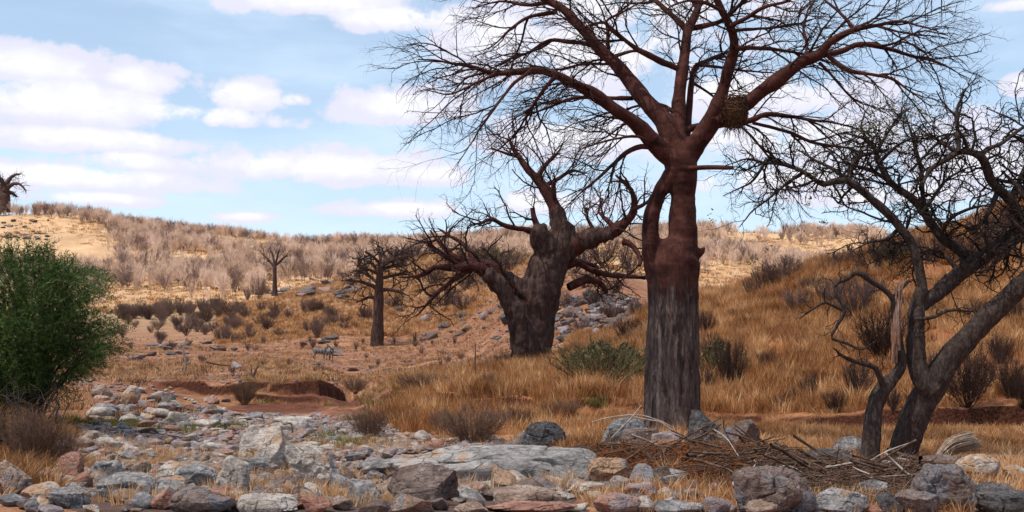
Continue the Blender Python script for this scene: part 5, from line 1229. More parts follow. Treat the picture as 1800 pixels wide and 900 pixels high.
for i in range(40):
    px = rp.uniform(200, 860); row = rp.uniform(600, 660)
    at_px(px, row, rp.uniform(6, 16), rp.uniform(8, 20), dark_v[rp.randrange(5)], 'twiggy_tuft', 'knee-high dark twiggy tuft on the open red ground', 'twiggy tufts on the open ground')
for px, row, w, h in [(700, 470, 60, 40), (760, 500, 60, 40), (820, 510, 60, 45), (860, 500, 70, 55), (900, 480, 60, 40), (850, 455, 80, 30), (1010, 480, 70, 50), (1060, 470, 80, 55), (1110, 480, 60, 50), (800, 470, 70, 30), (730, 455, 60, 26), (780, 540, 70, 40), (1000, 545, 50, 34), (1045, 540, 50, 36), (1075, 560, 46, 30), (1020, 585, 44, 28), (1090, 590, 40, 30), (620, 480, 40, 30), (600, 478, 34, 36), (580, 480, 30, 30), (690, 540, 40, 24), (1030, 505, 60, 34), (1080, 515, 50, 30), (815, 545, 60, 30)]:
    at_px(px, row, w, h, dark_v[rp.randrange(5)], 'dark_shrub', 'dense dark shrub on the slope behind the old baobab', 'shrubs behind the old baobab', D=None)
for px, row, w, h in [(455, 526, 30, 46), (435, 528, 18, 26), (1105, 600, 50, 44), (1120, 560, 40, 40)]:
    at_px(px, row, w, h, dark_v[rp.randrange(5)], 'dark_shrub', 'dark leafless shrub beside the slim little baobab' if px < 500 else 'reddish dark shrub at the edge of the stony heap', 'shrubs by the slim baobab' if px < 500 else 'shrubs at the stony heap')
SH = 'dark upright shrub in the orange grass of the right hillside'; SG = 'shrubs on the right hillside'
for px, row, w, h in [(1348, 652, 44, 40), (1285, 690, 60, 105), (1250, 640, 50, 60), (1243, 700, 40, 60), (1372, 722, 34, 36), (1392, 716, 34, 40), (1422, 708, 40, 60), (1468, 726, 48, 46), (1388, 688, 26, 30), (1400, 552, 60, 50), (1425, 515, 50, 34), (1460, 540, 60, 60), (1345, 508, 50, 52), (1378, 500, 80, 56), (1322, 524, 40, 40), (1300, 560, 40, 22),
                     (1312, 575, 44, 20), (1510, 705, 70, 84), (1555, 640, 110, 110), (1500, 560, 90, 80), (1540, 480, 100, 70), (1640, 700, 90, 90), (1700, 715, 130, 115), (1775, 700, 70, 80), (1800, 730, 60, 60), (1760, 640, 50, 60), (1700, 470, 80, 70), (1640, 460, 80, 60), (1590, 455, 60, 50), (1740, 450, 80, 90), (1790, 440, 80, 80),
                     (1530, 530, 70, 50), (1620, 560, 60, 50), (1570, 735, 40, 40), (1240, 590, 40, 50), (1370, 660, 20, 24), (1455, 480, 40, 24), (1480, 470, 60, 36), (1780, 570, 50, 50), (1720, 570, 60, 50)]:
    at_px(px, row, w, h, near_v[rp.randrange(4)] if row > 560 else dark_v[rp.randrange(5)], 'dark_shrub', SH, SG)
for px, row, w, h, lab in [(832, 785, 125, 85, 'bushy brown shrub at the foot of the grassy bank, left of the black boulder'), (648, 772, 66, 62, 'brown twiggy shrub at the river bend below the cut bank'), (430, 712, 46, 50, 'round dark brown bush overhanging the cut bank beside the dead stub'),
                          (745, 690, 110, 40, 'low wide mauve shrub on top of the bank, left of the old baobab'), (690, 712, 40, 26, 'small shrub on the lip of the grassy bank'), (625, 702, 40, 30, 'small brown shrub where the gully bends'), (780, 765, 60, 50, 'brown thicket touching the bushy shrub at the bank foot'),
                          (905, 760, 80, 50, 'grey-brown shrub on the bank just behind the black boulder'), (985, 742, 70, 46, 'thin brown shrub on the bank left of the great trunk'), (720, 750, 50, 34, 'straggly brown shrub halfway up the grassy bank'), (890, 650, 50, 34, 'brown shrub at the left foot of the old baobab'), (860, 690, 50, 40, 'twiggy shrub on the bank below the old baobab')]:
    at_px(px, row, w, h, nbrn_v[rp.randrange(3)], 'brown_shrub', lab)
for px, row, w, h, lab in [(1055, 678, 160, 90, 'large olive-green bush left of the great baobab trunk'), (1100, 672, 90, 70, 'dark olive bush touching the left side of the great trunk'), (1262, 668, 80, 74, 'olive bush just right of the great trunk'), (1060, 640, 60, 40, 'yellowish bush rising behind the large olive-green one'), (1570, 470, 80, 50, 'greenish shrub on the crest behind the leaning tree'), (870, 475, 110, 40, 'green shrub behind the long left limb of the old baobab')]:
    at_px(px, row, w, h, olv_v[rp.randrange(2)], 'olive_bush', lab)
m_leaf_o = leaf_mat('leaf_dull_olive', (0.04, 0.036, 0.014), (0.125, 0.105, 0.045))
# leafy clumps on the olive bushes come from small leaves
for px, row, w, h, n in [(1055, 668, 130, 70, 1500), (1100, 660, 70, 60, 600), (1262, 655, 60, 60, 350), (1570, 462, 60, 36, 300), (870, 468, 90, 26, 400)]:
    D = hit(px, row, 20); g = on_ground(px, D); s = D / F; rq = np.random.default_rng(int(px)); 
    a = rq.uniform(0, 6.28, n); rr = np.sqrt(rq.uniform(0, 1, n)); zz_ = rq.uniform(.05, 1, n) ** .8
    prof = np.sqrt(np.maximum(0.05, 1 - (zz_ - .35) ** 2 * 2)); lump = 1 + .25 * np.sin(a * 3 + px)
    C_ = np.stack((g.x + np.cos(a) * rr * prof * w / 2 * s * lump, D + np.sin(a) * rr * prof * w / 2 * s, g.z + zz_ * h * s * (1 - .35 * rr ** 2)), -1)
    d1_ = unit(rq.normal(0, 1, (n, 3)) + np.array((0, 0, .5))); d2_ = unit(np.cross(d1_, rq.normal(0, 1, (n, 3)))); L_ = rq.uniform(.05, .13, n)[:, None] * (D / 38)
    V = np.stack((C_ - d1_ * L_, C_ + d2_ * L_ * .3, C_ + d1_ * L_, C_ - d2_ * L_ * .3), 1).reshape(-1, 3); Fq = np.arange(n * 4).reshape(n, 4)
    host = [o for o in SC.objects if o.name.startswith('olive_bush') and abs(o.location.x - g.x) < .02 and abs(o.location.y - D) < .02]
    fo = bpy.data.objects.new('foliage', mesh('foliage', V, Fq, m_leaf_o, False)); COL.objects.link(fo)
    if host:
        fo.parent = host[0]; fo.matrix_parent_inverse = (Matrix.Translation(host[0].location) @ host[0].rotation_euler.to_matrix().to_4x4() @ Matrix.Diagonal((*host[0].scale, 1))).inverted()

# ---------------------------------------------------------------- the green thorn bush on the left
m_bush = leaf_mat('leaf_fresh_green', (0.011, 0.033, 0.006), (0.080, 0.135, 0.018))
def green_bush():
    D = 30.0; g = on_ground(60, D); rb = np.random.default_rng(222)
    root = tree_root('green_bush', g, 'big feathery dark green thorn bush at the left edge', 'bush')
    s = D / F; limbs = []; tips = []
    cx, cy0 = 45.0, 722.0
    for i in range(70):
        a = rb.uniform(0, 6.28); el_ = rb.uniform(.05, 1.5)
        reach = 160 * (1.0 if math.cos(a) > 0 else .95)
        tx = cx + math.cos(a) * math.cos(el_) * reach * rb.uniform(.8, 1.02); ty = D + math.sin(a) * math.cos(el_) * reach * s
        tz = 722 - 20 - math.sin(el_) * 262 * rb.uniform(.85, 1.02) - 60 * (1 - math.sin(el_))
        b0 = np.array(((cx + rb.normal(0, 14) - HX) * s, D + rb.normal(0, .3), g.z - .05)); e = np.array(((tx - HX) * s, ty, CAM_Z - (tz - HY) * s))
        n = 9; u = np.linspace(0, 1, n)[:, None]; up = np.array((0, 0, 1)) * (u * (1 - u)) * 1.6
        p = b0 + (e - b0) * u + up + rb.normal(0, .07, (n, 3)) * u; limbs.append((p, np.linspace(.04, .012, n), 4)); tips.append(p)
    V, Fc = tubes(limbs); add_part(root, 'stems', mesh('stems', V, Fc, m_bark_dark))
    sprays = []
    def spray(q, d, ln): sprays.append((q, d, ln))
    for p in tips:
        for j in range(112):
            k = rb.uniform(2.0, 7.99); i0 = int(k); q = p[i0] + (p[i0 + 1] - p[i0]) * (k - i0) + rb.normal(0, .16, 3)
            out = unit(q - np.array(((cx - HX) * s, D, g.z + 1.6))); d = unit(out * .9 + rb.normal(0, .55, 3) + np.array((0, 0, .10))); spray(q, d, rb.uniform(.25, .62))
        d = unit(p[-1] - p[-3]); 
        for j in range(14): spray(p[-1] + rb.normal(0, .12, 3), unit(d + rb.normal(0, .4, 3) + np.array((0, 0, -.05))), rb.uniform(.35, .8))
    # long feathery shoots reaching out at the upper right
    for j in range(120):
        q = P(rb.uniform(120, 172), rb.uniform(468, 520), D + rb.normal(0, .9)); spray(q, unit(np.array((1, rb.normal(0, .4), rb.uniform(-.35, .25)))), rb.uniform(.4, .75))
    for j in range(300):
        q = P(rb.uniform(-80, 140), 0, D + rb.normal(0, 1.2)); xx = q[0] / s + HX; q[2] = CAM_Z - ((455 + 0.0018 * (xx - 20) ** 2 * 1.2 + rb.uniform(-8, 30)) - HY) * s; spray(q, unit(np.array((rb.normal(.3, .5), rb.normal(0, .4), rb.uniform(.2, .9)))), rb.uniform(.3, .6))
    sprays = [q for q in sprays if vnoise(q[0] * 1.5, 66) > -.48]
    n = len(sprays); Q = np.array([a for a, _, _ in sprays]); Dv = np.array([b for _, b, _ in sprays]); Ln = np.array([c for _, _, c in sprays])
    U = unit(np.cross(Dv, rb.normal(0, 1, (n, 3)))); NL = 12; V, Fq = [], []; off = 0
    for k in range(NL):      # leaflets either side of each shoot
        u = (k + 1) / NL; c = Q + Dv * (Ln * u)[:, None] - np.array((0, 0, 1)) * (Ln * u * u * .22)[:, None]; sd = (1 if k % 2 else -1)
        w_ = (0.034 + .062 * math.sin(u * 3.0)) * rb.uniform(.7, 1.3, n)[:, None]
        tip = c + (U * sd * .9 + Dv * .75 + rb.normal(0, .35, (n, 3))) * w_; th = unit(np.cross(Dv, U) + rb.normal(0, .6, (n, 3))) * .010 + Dv * .008
        V.append(np.stack((c - th, c + th, tip), 1).reshape(-1, 3)); Fq.append(np.arange(n * 3).reshape(n, 3) + off); off += n * 3
    e = Q + Dv * Ln[:, None] - np.array((0, 0, 1)) * (Ln * .22)[:, None]; V.append(np.stack((Q - U * .006, Q + U * .006, e), 1).reshape(-1, 3)); Fq.append(np.arange(n * 3).reshape(n, 3) + off)
    add_part(root, 'foliage', mesh('foliage', np.concatenate(V), np.concatenate(Fq), m_bush, False))
    print('bush tris', off // 3)
green_bush()
# bare thorny tangle below it
rb = np.random.default_rng(230); br = []
for i in range(34):
    x = rb.uniform(-30, 110); y = rb.uniform(735, 760); D = 26 + rb.uniform(-1, 1.5)
    xx, yy = x, y; a = rb.uniform(.6, 2.6); c = [(x, y, 1.3)]
    for j in range(5): xx += math.cos(a) * rb.uniform(12, 30); yy -= math.sin(a) * rb.uniform(10, 26); a += rb.normal(0, .5) - .05; c.append((xx, yy, max(.4, 1.2 - j * .2)))
    br.append(limb_px(c, D, rb.uniform(-1, 1), n=12))
tg_root = tree_root('thorn_tangle', on_ground(50, 26), 'bare arching thorny twigs in front of the green bush', 'shrub')
for _k, _q in enumerate(br): limb_part(tg_root, 'stem', [_q], m_bark_dark, [(0.3, .15, .5, .2, (30, 80), .006, .35, (0, 0, 0), 5)], 231 + _k, rough=.02, twig_mat=m_twig)
for px, row, w, h, lab in [(60, 850, 120, 110, 'tangled reddish-brown dead shrub above the red stones at the left'), (20, 800, 110, 90, 'dry brown shrub at the left edge below the green bush'), (105, 835, 70, 80, 'brown twiggy shrub behind the upright reddish slab')]:
    at_px(px, row, w, h, nbrn_v[rp.randrange(3)], 'brown_shrub', lab, D=None)
# ---------------------------------------------------------------- driftwood left by the flood
M_WOOD_D = bark('driftwood_dark', [(0.03, 0.018, 0.012), (0.10, 0.06, 0.042), (0.20, 0.13, 0.10)], (6, 6, 6), .01, 40)
M_WOOD_B = bark('driftwood_brown', [(0.030, 0.015, 0.010), (0.098, 0.054, 0.034), (0.24, 0.155, 0.11)], (6, 6, 6), .01, 40)
M_WOOD_P = bark('driftwood_pale', [(0.16, 0.12, 0.10), (0.36, 0.30, 0.26), (0.52, 0.46, 0.42)], (6, 6, 6), .01, 40)
M_LITTER = grass_mat('leaf_litter', (0.12, 0.04, 0.016), (0.38, 0.13, 0.04), (0.56, 0.26, 0.10), .1)
def heap_h(X, Y):
    """height of the debris above the ground"""
    px = HX + F * X / Y
    line = np.interp(px, [960, 1050, 1150, 1250, 1350, 1450, 1550, 1650], [21.8, 20.6, 19.2, 17.9, 17.0, 16.2, 15.9, 15.8])
    top = np.interp(px, [950, 1000, 1060, 1150, 1230, 1300, 1380, 1450, 1550, 1620, 1660], [0, .10, .16, .14, .24, .38, .36, .12, .22, .26, 0])
    return top * np.exp(-((Y - line) / 1.3) ** 2) * (1 + .25 * vnoise(np.stack((X * 2.5, Y * 2.5, X * 0), -1), 71))
gx_, gy_ = np.meshgrid(np.linspace(-.2, 8.0, 140), np.linspace(13.2, 25, 130), indexing='ij')
hh_ = heap_h(gx_, gy_); gz_ = ground_h(gx_, gy_) + hh_ + np.where(hh_ > .035, .02, -.12) + .03 * fbm(np.stack((gx_ * 6, gy_ * 6, gx_ * 0), -1), 3, 72)
ids = np.arange(gx_.size).reshape(gx_.shape); ok = hh_ > .02
q = np.stack((ids[:-1, :-1], ids[1:, :-1], ids[1:, 1:], ids[:-1, 1:]), -1)[ok[:-1, :-1] & ok[1:, 1:] & ok[1:, :-1] & ok[:-1, 1:]]
m, t, b = new_mat('litter_soil', .95, .1); ps = t.node('ShaderNodeNewGeometry').outputs['Position']
t.put(b.inputs['Base Color'], t.ramp(t.noise(ps, 9, 6, .7), [(.38, (.014, .007, .004)), (.52, (.075, .028, .013)), (.66, (.30, .10, .035))])); bump(t, b, t.noise(ps, 24, 4, .7), .05)
used = np.unique(q); remap = -np.ones(gx_.size, int); remap[used] = np.arange(len(used))
obj('leaf_litter', mesh('leaf_litter', np.stack((gx_, gy_, gz_), -1).reshape(-1, 3)[used], remap[q], m), label='dark rotting leaf litter and soil heaped under the driftwood', cat='litter', kind='stuff')
def heap_top(x, y): return gz(x, y) + float(heap_h(np.array([x]), np.array([y]))[0])
rd = np.random.default_rng(310)
def stick(x, y, L, r, mat, yaw, name, label, group, lift=0.02, bend=.38, fork=True, pitch=0.0):
    n = 9; a = yaw; pts = []; cur = np.array((x, y)); hd = np.array((math.cos(a), math.sin(a)))
    for i in range(n):
        pts.append(cur.copy()); a += rd.normal(0, bend) * .6; cur = cur + np.array((math.cos(a), math.sin(a))) * L / (n - 1)
    pts = np.array(pts); mid = pts.mean(0); pts = pts - mid + np.array((x, y))
    zc = [heap_top(px_, py_) for px_, py_ in pts]; zl = np.polyfit(np.arange(n), zc, 1); z = np.polyval(zl, np.arange(n)) * .6 + np.array(zc) * .4 + lift + np.linspace(-.5, .5, n) * pitch * L
    z = np.maximum(z, np.array(zc) - .02) + .03 * np.sin(np.linspace(0, 3, n)) * rd.uniform(0, 2)
    p = np.column_stack((pts, z)); rr = r * np.linspace(1, .45, n) * (1 + .15 * rd.normal(0, 1, n))
    P_ = [(p, rr, 6)]
    if fork:
        k = rd.integers(3, 7); d = unit(p[k + 1] - p[k] + rd.normal(0, .35, 3) * L / 8); f = np.array([p[k] + d * L * .3 * u for u in np.linspace(0, 1, 9)]) + rd.normal(0, .01, (9, 3)) * np.linspace(0, 1, 9)[:, None]
        P_.append((f, rr[k] * np.linspace(.8, .3, 9), 6))
    V, Fc = tubes(P_); c = p[n // 2].copy(); 
    o = obj(name, mesh(name, V - c, Fc, mat), loc=c, label=label, cat='driftwood', group=group); return o
LB = 'weathered stick lying in the driftwood heap below the trees'
for i in range(280):
    px = rd.choice([rd.uniform(990, 1640), rd.uniform(1240, 1450), rd.uniform(1450, 1640)]); 
    line = np.interp(px, [960, 1050, 1150, 1250, 1350, 1450, 1550, 1650], [21.8, 20.6, 19.2, 17.9, 17.0, 16.2, 15.9, 15.8]); y = rd.normal(line, .7); x = (px - HX) / F * y
    L_ = rd.uniform(.35, 1.7); stick(x, y, L_, rd.uniform(.007, .020) * (.7 + L_ * .4), [M_WOOD_D, M_WOOD_B, M_WOOD_B, M_WOOD_B if rd.uniform() < .72 else M_WOOD_P][rd.integers(0, 4)], rd.normal(0.0, .55) if rd.uniform() < .75 else rd.uniform(0, 3.1), 'driftwood_stick', LB, 'sticks of the driftwood heap', lift=rd.uniform(0, .16), fork=rd.uniform() < .6, pitch=rd.normal(0, .25))
fine = []
for i in range(9000):
    px = rd.uniform(960, 1660); line = np.interp(px, [960, 1050, 1150, 1250, 1350, 1450, 1550, 1650], [21.8, 20.6, 19.2, 17.9, 17.0, 16.2, 15.9, 15.8]); y = rd.normal(line, .95); x = (px - HX) / F * y; fine.append((x, y))
fx_, fy_ = np.array(fine).T; fz_ = ground_h(fx_, fy_) + heap_h(fx_, fy_) + rd.uniform(0, .10, len(fx_))
a = rd.normal(0, .8, len(fx_)); L_ = rd.uniform(.10, .55, len(fx_)); d = np.stack((np.cos(a), np.sin(a), rd.normal(0, .3, len(fx_))), -1) * L_[:, None]
P_ = []
for i in range(len(fx_)):
    c = np.array((fx_[i], fy_[i], fz_[i])); b_ = rd.normal(0, .05, 3); P_.append((np.array([c - d[i] / 2, c + b_, c + d[i] / 2]), np.array((1, .9, .5)) * rd.uniform(.003, .009), 3))
_or = [q for i, q in enumerate(P_) if q[0][1][0] / q[0][1][1] * F + HX < 1290 + 60 * math.sin(i) and i % 3]; _br = [q for i, q in enumerate(P_) if not (q[0][1][0] / q[0][1][1] * F + HX < 1290 + 60 * math.sin(i) and i % 3)]
for nm, mt, part in (('twig_litter', M_WOOD_B, _br), ('twig_litter', M_LITTER, _or)):
    V, Fc = tubes(part); obj(nm, mesh(nm, V, Fc, mt), label='fine brown twigs and bark shreds matted over the driftwood heap' if mt is M_WOOD_B else 'rust-coloured bark strips and twigs strewn under the driftwood', cat='litter', kind='stuff')
strands = []
for i in range(900):
    px = rd.uniform(980, 1650); line = np.interp(px, [960, 1050, 1150, 1250, 1350, 1450, 1550, 1650], [21.8, 20.6, 19.2, 17.9, 17.0, 16.2, 15.9, 15.8]); y = rd.normal(line, .7); x = (px - HX) / F * y
    L_ = rd.uniform(.4, 1.3); a = rd.normal(0, .6) + .4 * math.sin(px * .02); n = 8; c = np.array((x, y)); pts = []
    for k in range(n): pts.append(c.copy()); a += rd.normal(0, .28); c = c + np.array((math.cos(a), math.sin(a))) * L_ / n
    pts = np.array(pts); z = ground_h(pts[:, 0], pts[:, 1]) + heap_h(pts[:, 0], pts[:, 1]) + rd.uniform(0, .12) + .10 * np.sin(np.linspace(0, rd.uniform(1, 4), n)) * rd.uniform(0, 1)
    strands.append((np.column_stack((pts, z)), np.linspace(1, .5, n) * rd.uniform(.004, .011), 4))
for nm, mt, part in (('root_litter', M_WOOD_D, strands[:500]), ('root_litter', M_WOOD_B, strands[500:])):
    V, Fc = tubes(part); obj(nm, mesh(nm, V, Fc, mt), label='dark matted roots and bark strands tangled through the driftwood heap' if mt is M_WOOD_D else 'brown wiry roots and strands tangled through the driftwood heap', cat='litter', kind='stuff')
def single(c, D, dy, mat, name, label, cat='driftwood', kids=None, sides=8, seed=0):
    p, r = limb_px(c, D, dy); V, Fc = tubes([(p, r, sides)] + [(a_, b_, 5) for a_, b_ in (limb_px(k_, D, dy) for k_ in (kids or []))])
    V = V + .012 * np.stack([fbm(V * 7, 3, seed + k) for k in range(3)], -1); c0 = p[0].copy(); return obj(name, mesh(name, V - c0, Fc, mat), loc=c0, label=label, cat=cat)
single([(1452, 848, 3), (1465, 862, 5), (1480, 874, 5.5), (1500, 883, 5.5), (1522, 880, 5), (1548, 874, 4.5), (1575, 866, 3.6), (1590, 868, 2)], 15.6, .2, M_WOOD_P, 'curved_branch', 'long pale curved branch sagging over the grey boulders', seed=1)
single([(1555, 795, 1.4), (1590, 828, 1.8), (1620, 850, 2), (1650, 882, 2), (1668, 902, 1.6)], 15.4, -.6, M_WOOD_P, 'thin_stick', 'long thin pale stick running diagonally down to the bottom edge', seed=2)
single([(1105, 730, .9), (1130, 736, 1.1), (1160, 742, 1.2), (1190, 762, 1)], 22.2, 0, M_WOOD_P, 'thin_stick', 'thin pale stick propped on the rocks at the foot of the great trunk', seed=3)
single([(1040, 742, .8), (1080, 732, 1), (1125, 730, 1.1), (1165, 742, 1), (1183, 752, .7)], 22.0, 0, M_WOOD_P, 'thin_stick', 'arched pale stick lying across the slanting boulder by the trunk', seed=4)
single([(1075, 770, 1), (1100, 745, 1.3), (1128, 712, .9)], 21.8, 0, M_WOOD_P, 'thin_stick', 'pale stick standing steeply against the slanting boulder', seed=5)
single([(905, 800, 2), (918, 825, 3.2), (928, 838, 3.4), (920, 842, 2), (936, 855, 3.4), (940, 868, 2)], 19.0, 0, M_WOOD_B, 'stick', 'crooked brown stick leaning on the long grey outcrop', seed=6)
single([(1135, 795, 3), (1148, 815, 5), (1156, 838, 6), (1165, 858, 4.5), (1172, 872, 2)], 18.0, 0, M_WOOD_D, 'stick', 'thick dark splintered stick slanting beside the wedge stone', seed=7)
single([(1310, 780, 3), (1335, 785, 4), (1360, 798, 4.4), (1385, 812, 3.6)], 18.4, 0, M_WOOD_P, 'branch', 'pale peeled branch on top of the driftwood heap', kids=[[(1322, 783, 2.6), (1330, 800, 2.4), (1352, 815, 2), (1372, 822, 1.2)]], seed=8)
single([(1290, 800, 2), (1330, 808, 3.2), (1370, 806, 3), (1405, 818, 1.8)], 18.2, 0, M_WOOD_B, 'branch', 'brown branch lying level across the front of the driftwood heap', seed=9)
single([(1560, 790, 4), (1590, 802, 4.4), (1630, 812, 4), (1665, 815, 2.4)], 18.4, 0, M_WOOD_D, 'branch', 'dark branch lying against the foot of the leaning tree', seed=10)
single([(1395, 835, 2), (1430, 822, 2.6), (1470, 822, 3), (1510, 830, 2.6), (1540, 845, 1.6)], 16.8, 0, M_WOOD_B, 'branch', 'arched brown branch over the grey rock in the driftwood', seed=11)
single([(1095, 640, 1.2), (1097, 700, 1)], 37, 0, M_WOOD_D, 'bare_stalk', 'thin dead stalk standing in grass below the olive bush', 'plant', seed=12) if False else None
single([(836, 668, 1.0), (835, 640, 1.3), (836, 605, .7)], 48, 0, M_WOOD_D, 'bare_stalk', 'thin dark dead stalk standing upright left of the old baobab', 'plant', seed=13)
single([(1240, 500, 0), (1241, 500, 0)], 60, 0, M_WOOD_D, 'x', 'x') if False else None
single([(363, 636, 2), (380, 640, 1.8), (402, 643, 1)], 76, 0, M_WOOD_D, 'fallen_branch', 'dark fallen branch lying on the open red ground', seed=14)
single([(468, 552, 2), (480, 550, 2.2), (495, 547, 1.4)], hit(480, 553), 0, M_WOOD_D, 'fallen_log', 'dark log lying in the golden grass below the slim baobab', seed=15)
single([(440, 676, 3), (444, 664, 3), (449, 652, 2), (454, 642, 1)], 57.5, 0, M_WOOD_D, 'dead_stub', 'dead forked stub leaning over the edge of the cut bank', 'stump', kids=[[(444, 664, 2), (442, 655, 1.6), (443, 646, .8)]], seed=16)
single([(323, 668, 2), (324, 650, 2.2), (328, 640, 2), (322, 622, 1.6), (326, 600, 1)], 70, 0, m_dead, 'dead_sapling', 'grey-white dead sapling beside the pale rocks on the open ground', 'tree', kids=[[(328, 640, 1.8), (334, 636, 1.5), (336, 628, .8)]], seed=17)
single([(1380, 727, 2), (1430, 727, 2.4), (1500, 722, 2), (1560, 718, 1)], 34, 0, M_WOOD_B, 'fallen_branch', 'long thin branch lying along the earth ledge behind the dead tree', seed=18) if False else None
single([(1665, 726, 1.2), (1700, 722, 2), (1750, 719, 2.4), (1800, 722, 1.4)], 33.4, 0, M_WOOD_P, 'fallen_branch', 'thin pale branch lying along the earth ledge right of the leaning tree', seed=19)
# weathered fibrous stump
D = 21.5; rr_ = np.random.default_rng(5); sp_ = []
for i in range(260):
    v = rr_.uniform(-1, 1); u = rr_.uniform(-1, 1)
    x0, y0 = 1650 + v * 6 - 2, 806 + v * 3; x1, y1 = 1712 + v * 10 + rr_.normal(0, 5), 772 + v * 10 + rr_.normal(0, 3)
    sp_.append((limb_px([(x0, y0, .8), ((x0 + x1) / 2 - 4, (y0 + y1) / 2 - 7 + v * 3, 1.0), (x1, y1, .5)], D + u * .22 * (1 - v * v) ** .5, 0, n=7)))
V, Fc = tubes([(p, r, 4) for p, r in sp_]); c0 = V.mean(0)
obj('weathered_stump', mesh('weathered_stump', V - c0, Fc, m_dead), loc=c0, label='bleached fibrous stump leaning beside the leaning tree above the pale arched rock', cat='stump')

# ---------------------------------------------------------------- the two zebras
def zebra(x, y, yaw, label, head_low=0.0, look=0.0):
    m, t, b = new_mat('zebra_coat', .8, .2); oc = t.node('ShaderNodeTexCoord').outputs['Object']
    s = t.node('ShaderNodeSeparateXYZ', i0=oc); w = t.noise(oc, 2.2, 2, .5)
    ph = t.m('ADD', t.m('MULTIPLY', s.outputs[0], 44.0), t.m('ADD', t.m('MULTIPLY', w, 7.0), t.m('MULTIPLY', t.ss(s.outputs[2], .2, .75, 1, 0), t.m('MULTIPLY', s.outputs[2], 48.0))))
    st = t.ss(t.m('SINE', ph), -.25, .15); belly = t.ss(s.outputs[2], .62, .70, 0.0, 1.0)
    t.put(b.inputs['Base Color'], t.mixc(st, (.02, .018, .018), (.27, .245, .225)))
    cc = lambda pts, n: catmull(np.array(pts, float), n)
    def loft(pts, n=14, s_=12):      # (x, y, z, radius)
        c = cc(pts, n); v, f = tubes([(c[:, :3], np.maximum(c[:, 3], .01), s_)]); v = np.vstack((v, c[:1, :3], c[-1:, :3]))
        f = f.tolist() + [[(i + 1) % s_, i, len(v) - 2] for i in range(s_)] + [[(n - 1) * s_ + i, (n - 1) * s_ + (i + 1) % s_, len(v) - 1] for i in range(s_)]
        return v, f
    hx = .98 + .0; hy = look
    bits = [loft([(-.66, 0, .98, .10), (-.58, 0, 1.0, .22), (-.40, 0, 1.0, .27), (-.1, 0, .95, .275), (.2, 0, .93, .27), (.45, 0, .98, .25), (.60, 0, 1.03, .17), (.66, 0, 1.05, .08)], 20, 18),
            loft([(.42, 0, 1.08, .20), (.60, hy * .2, 1.24, .155), (.76, hy * .5, 1.42 - head_low * .3, .12), (.84, hy * .7, 1.50 - head_low * .5, .10)], 12),
            loft([(.80, hy * .7, 1.52 - head_low * .5, .095), (.90, hy * .85, 1.48 - head_low * .6, .10), (1.02, hy, 1.38 - head_low * .7, .078), (1.14, hy * 1.15, 1.26 - head_low * .8, .058), (1.20, hy * 1.2, 1.20 - head_low * .8, .048)], 12)]
    for sx_, sy_ in ((.42, .13), (.42, -.13)): bits.append(loft([(sx_, sy_, .92, .13), (sx_ + .02, sy_, .70, .085), (sx_, sy_, .45, .055), (sx_, sy_, .40, .05), (sx_ - .01, sy_, .14, .032), (sx_ + .01, sy_, .06, .045), (sx_ + .02, sy_, 0.0, .055)], 14, 8))
    for sx_, sy_ in ((-.48, .14), (-.42, -.14)): bits.append(loft([(sx_, sy_, .95, .17), (sx_ + .02, sy_, .72, .12), (sx_ - .06, sy_, .52, .065), (sx_ - .12, sy_, .42, .055), (sx_ - .07, sy_, .14, .034), (sx_ - .05, sy_, .06, .045), (sx_ - .04, sy_, 0, .055)], 14, 8))
    for e in (.06, -.06): bits.append(loft([(.80, hy * .7 + e, 1.58 - head_low * .5, .03), (.78, hy * .7 + e * 1.4, 1.67 - head_low * .5, .035), (.78, hy * .7 + e * 1.6, 1.74 - head_low * .5, .012)], 6, 8))
    V, Fc, off = [], [], 0
    for v, f in bits: V.append(v); Fc += [[k + off for k in q] for q in f]; off += len(v)
    me = remesh(np.vstack(V), Fc, .018, 6); me.materials.clear(); me.materials.append(m); me.polygons.foreach_set('use_smooth', np.ones(len(me.polygons), bool))
    root = bpy.data.objects.new('zebra', None); COL.objects.link(root); root.location = (x, y, gz(x, y) + .0); root.rotation_euler = (0, 0, yaw)
    root['label'] = label; root['category'] = 'zebra'; root['group'] = 'zebras'
    obj('body', me, root)
    V, Fc = tubes([(np.array([(.50 + .34 * u, hy * (.1 + .6 * u), 1.27 + .33 * u - head_low * .45 * u), (.49 + .34 * u, hy * (.1 + .6 * u), 1.36 + .33 * u - head_low * .45 * u)]), np.array((.03, .012)), 4) for u in np.linspace(0, 1, 22)]); obj('mane', mesh('mane', V, Fc, m), root)
    V, Fc = tubes([(np.array([(-.66, 0, 1.08), (-.74, 0, .98), (-.77, 0, .80), (-.78, 0, .62), (-.77, 0, .48)]), np.array((.035, .025, .02, .045, .015)), 6)]); obj('tail', mesh('tail', V, Fc, m), root)
    m2, t2, b2 = new_mat('zebra_dark', .6, .3); b2.inputs['Base Color'].default_value = (.02, .018, .017, 1)
    for e in (.085, -.085):
        V, Fc = ICO[2]; obj('eye', mesh('eye', V * .022 + np.array((.95, hy * .9 + e, 1.47 - head_low * .65)), Fc, m2), root)
    return root
zd = hit(562, 634, 80); zebra((562 - HX) / F * zd, zd, .05, 'striped zebra standing side-on with its rump to the left, nearer of the pair', .1, 0.05)
zebra((580 - HX) / F * (zd + 1.5), zd + 1.5, math.radians(-62), 'striped zebra partly hidden behind the side-on one, facing us', .45, 0.1)
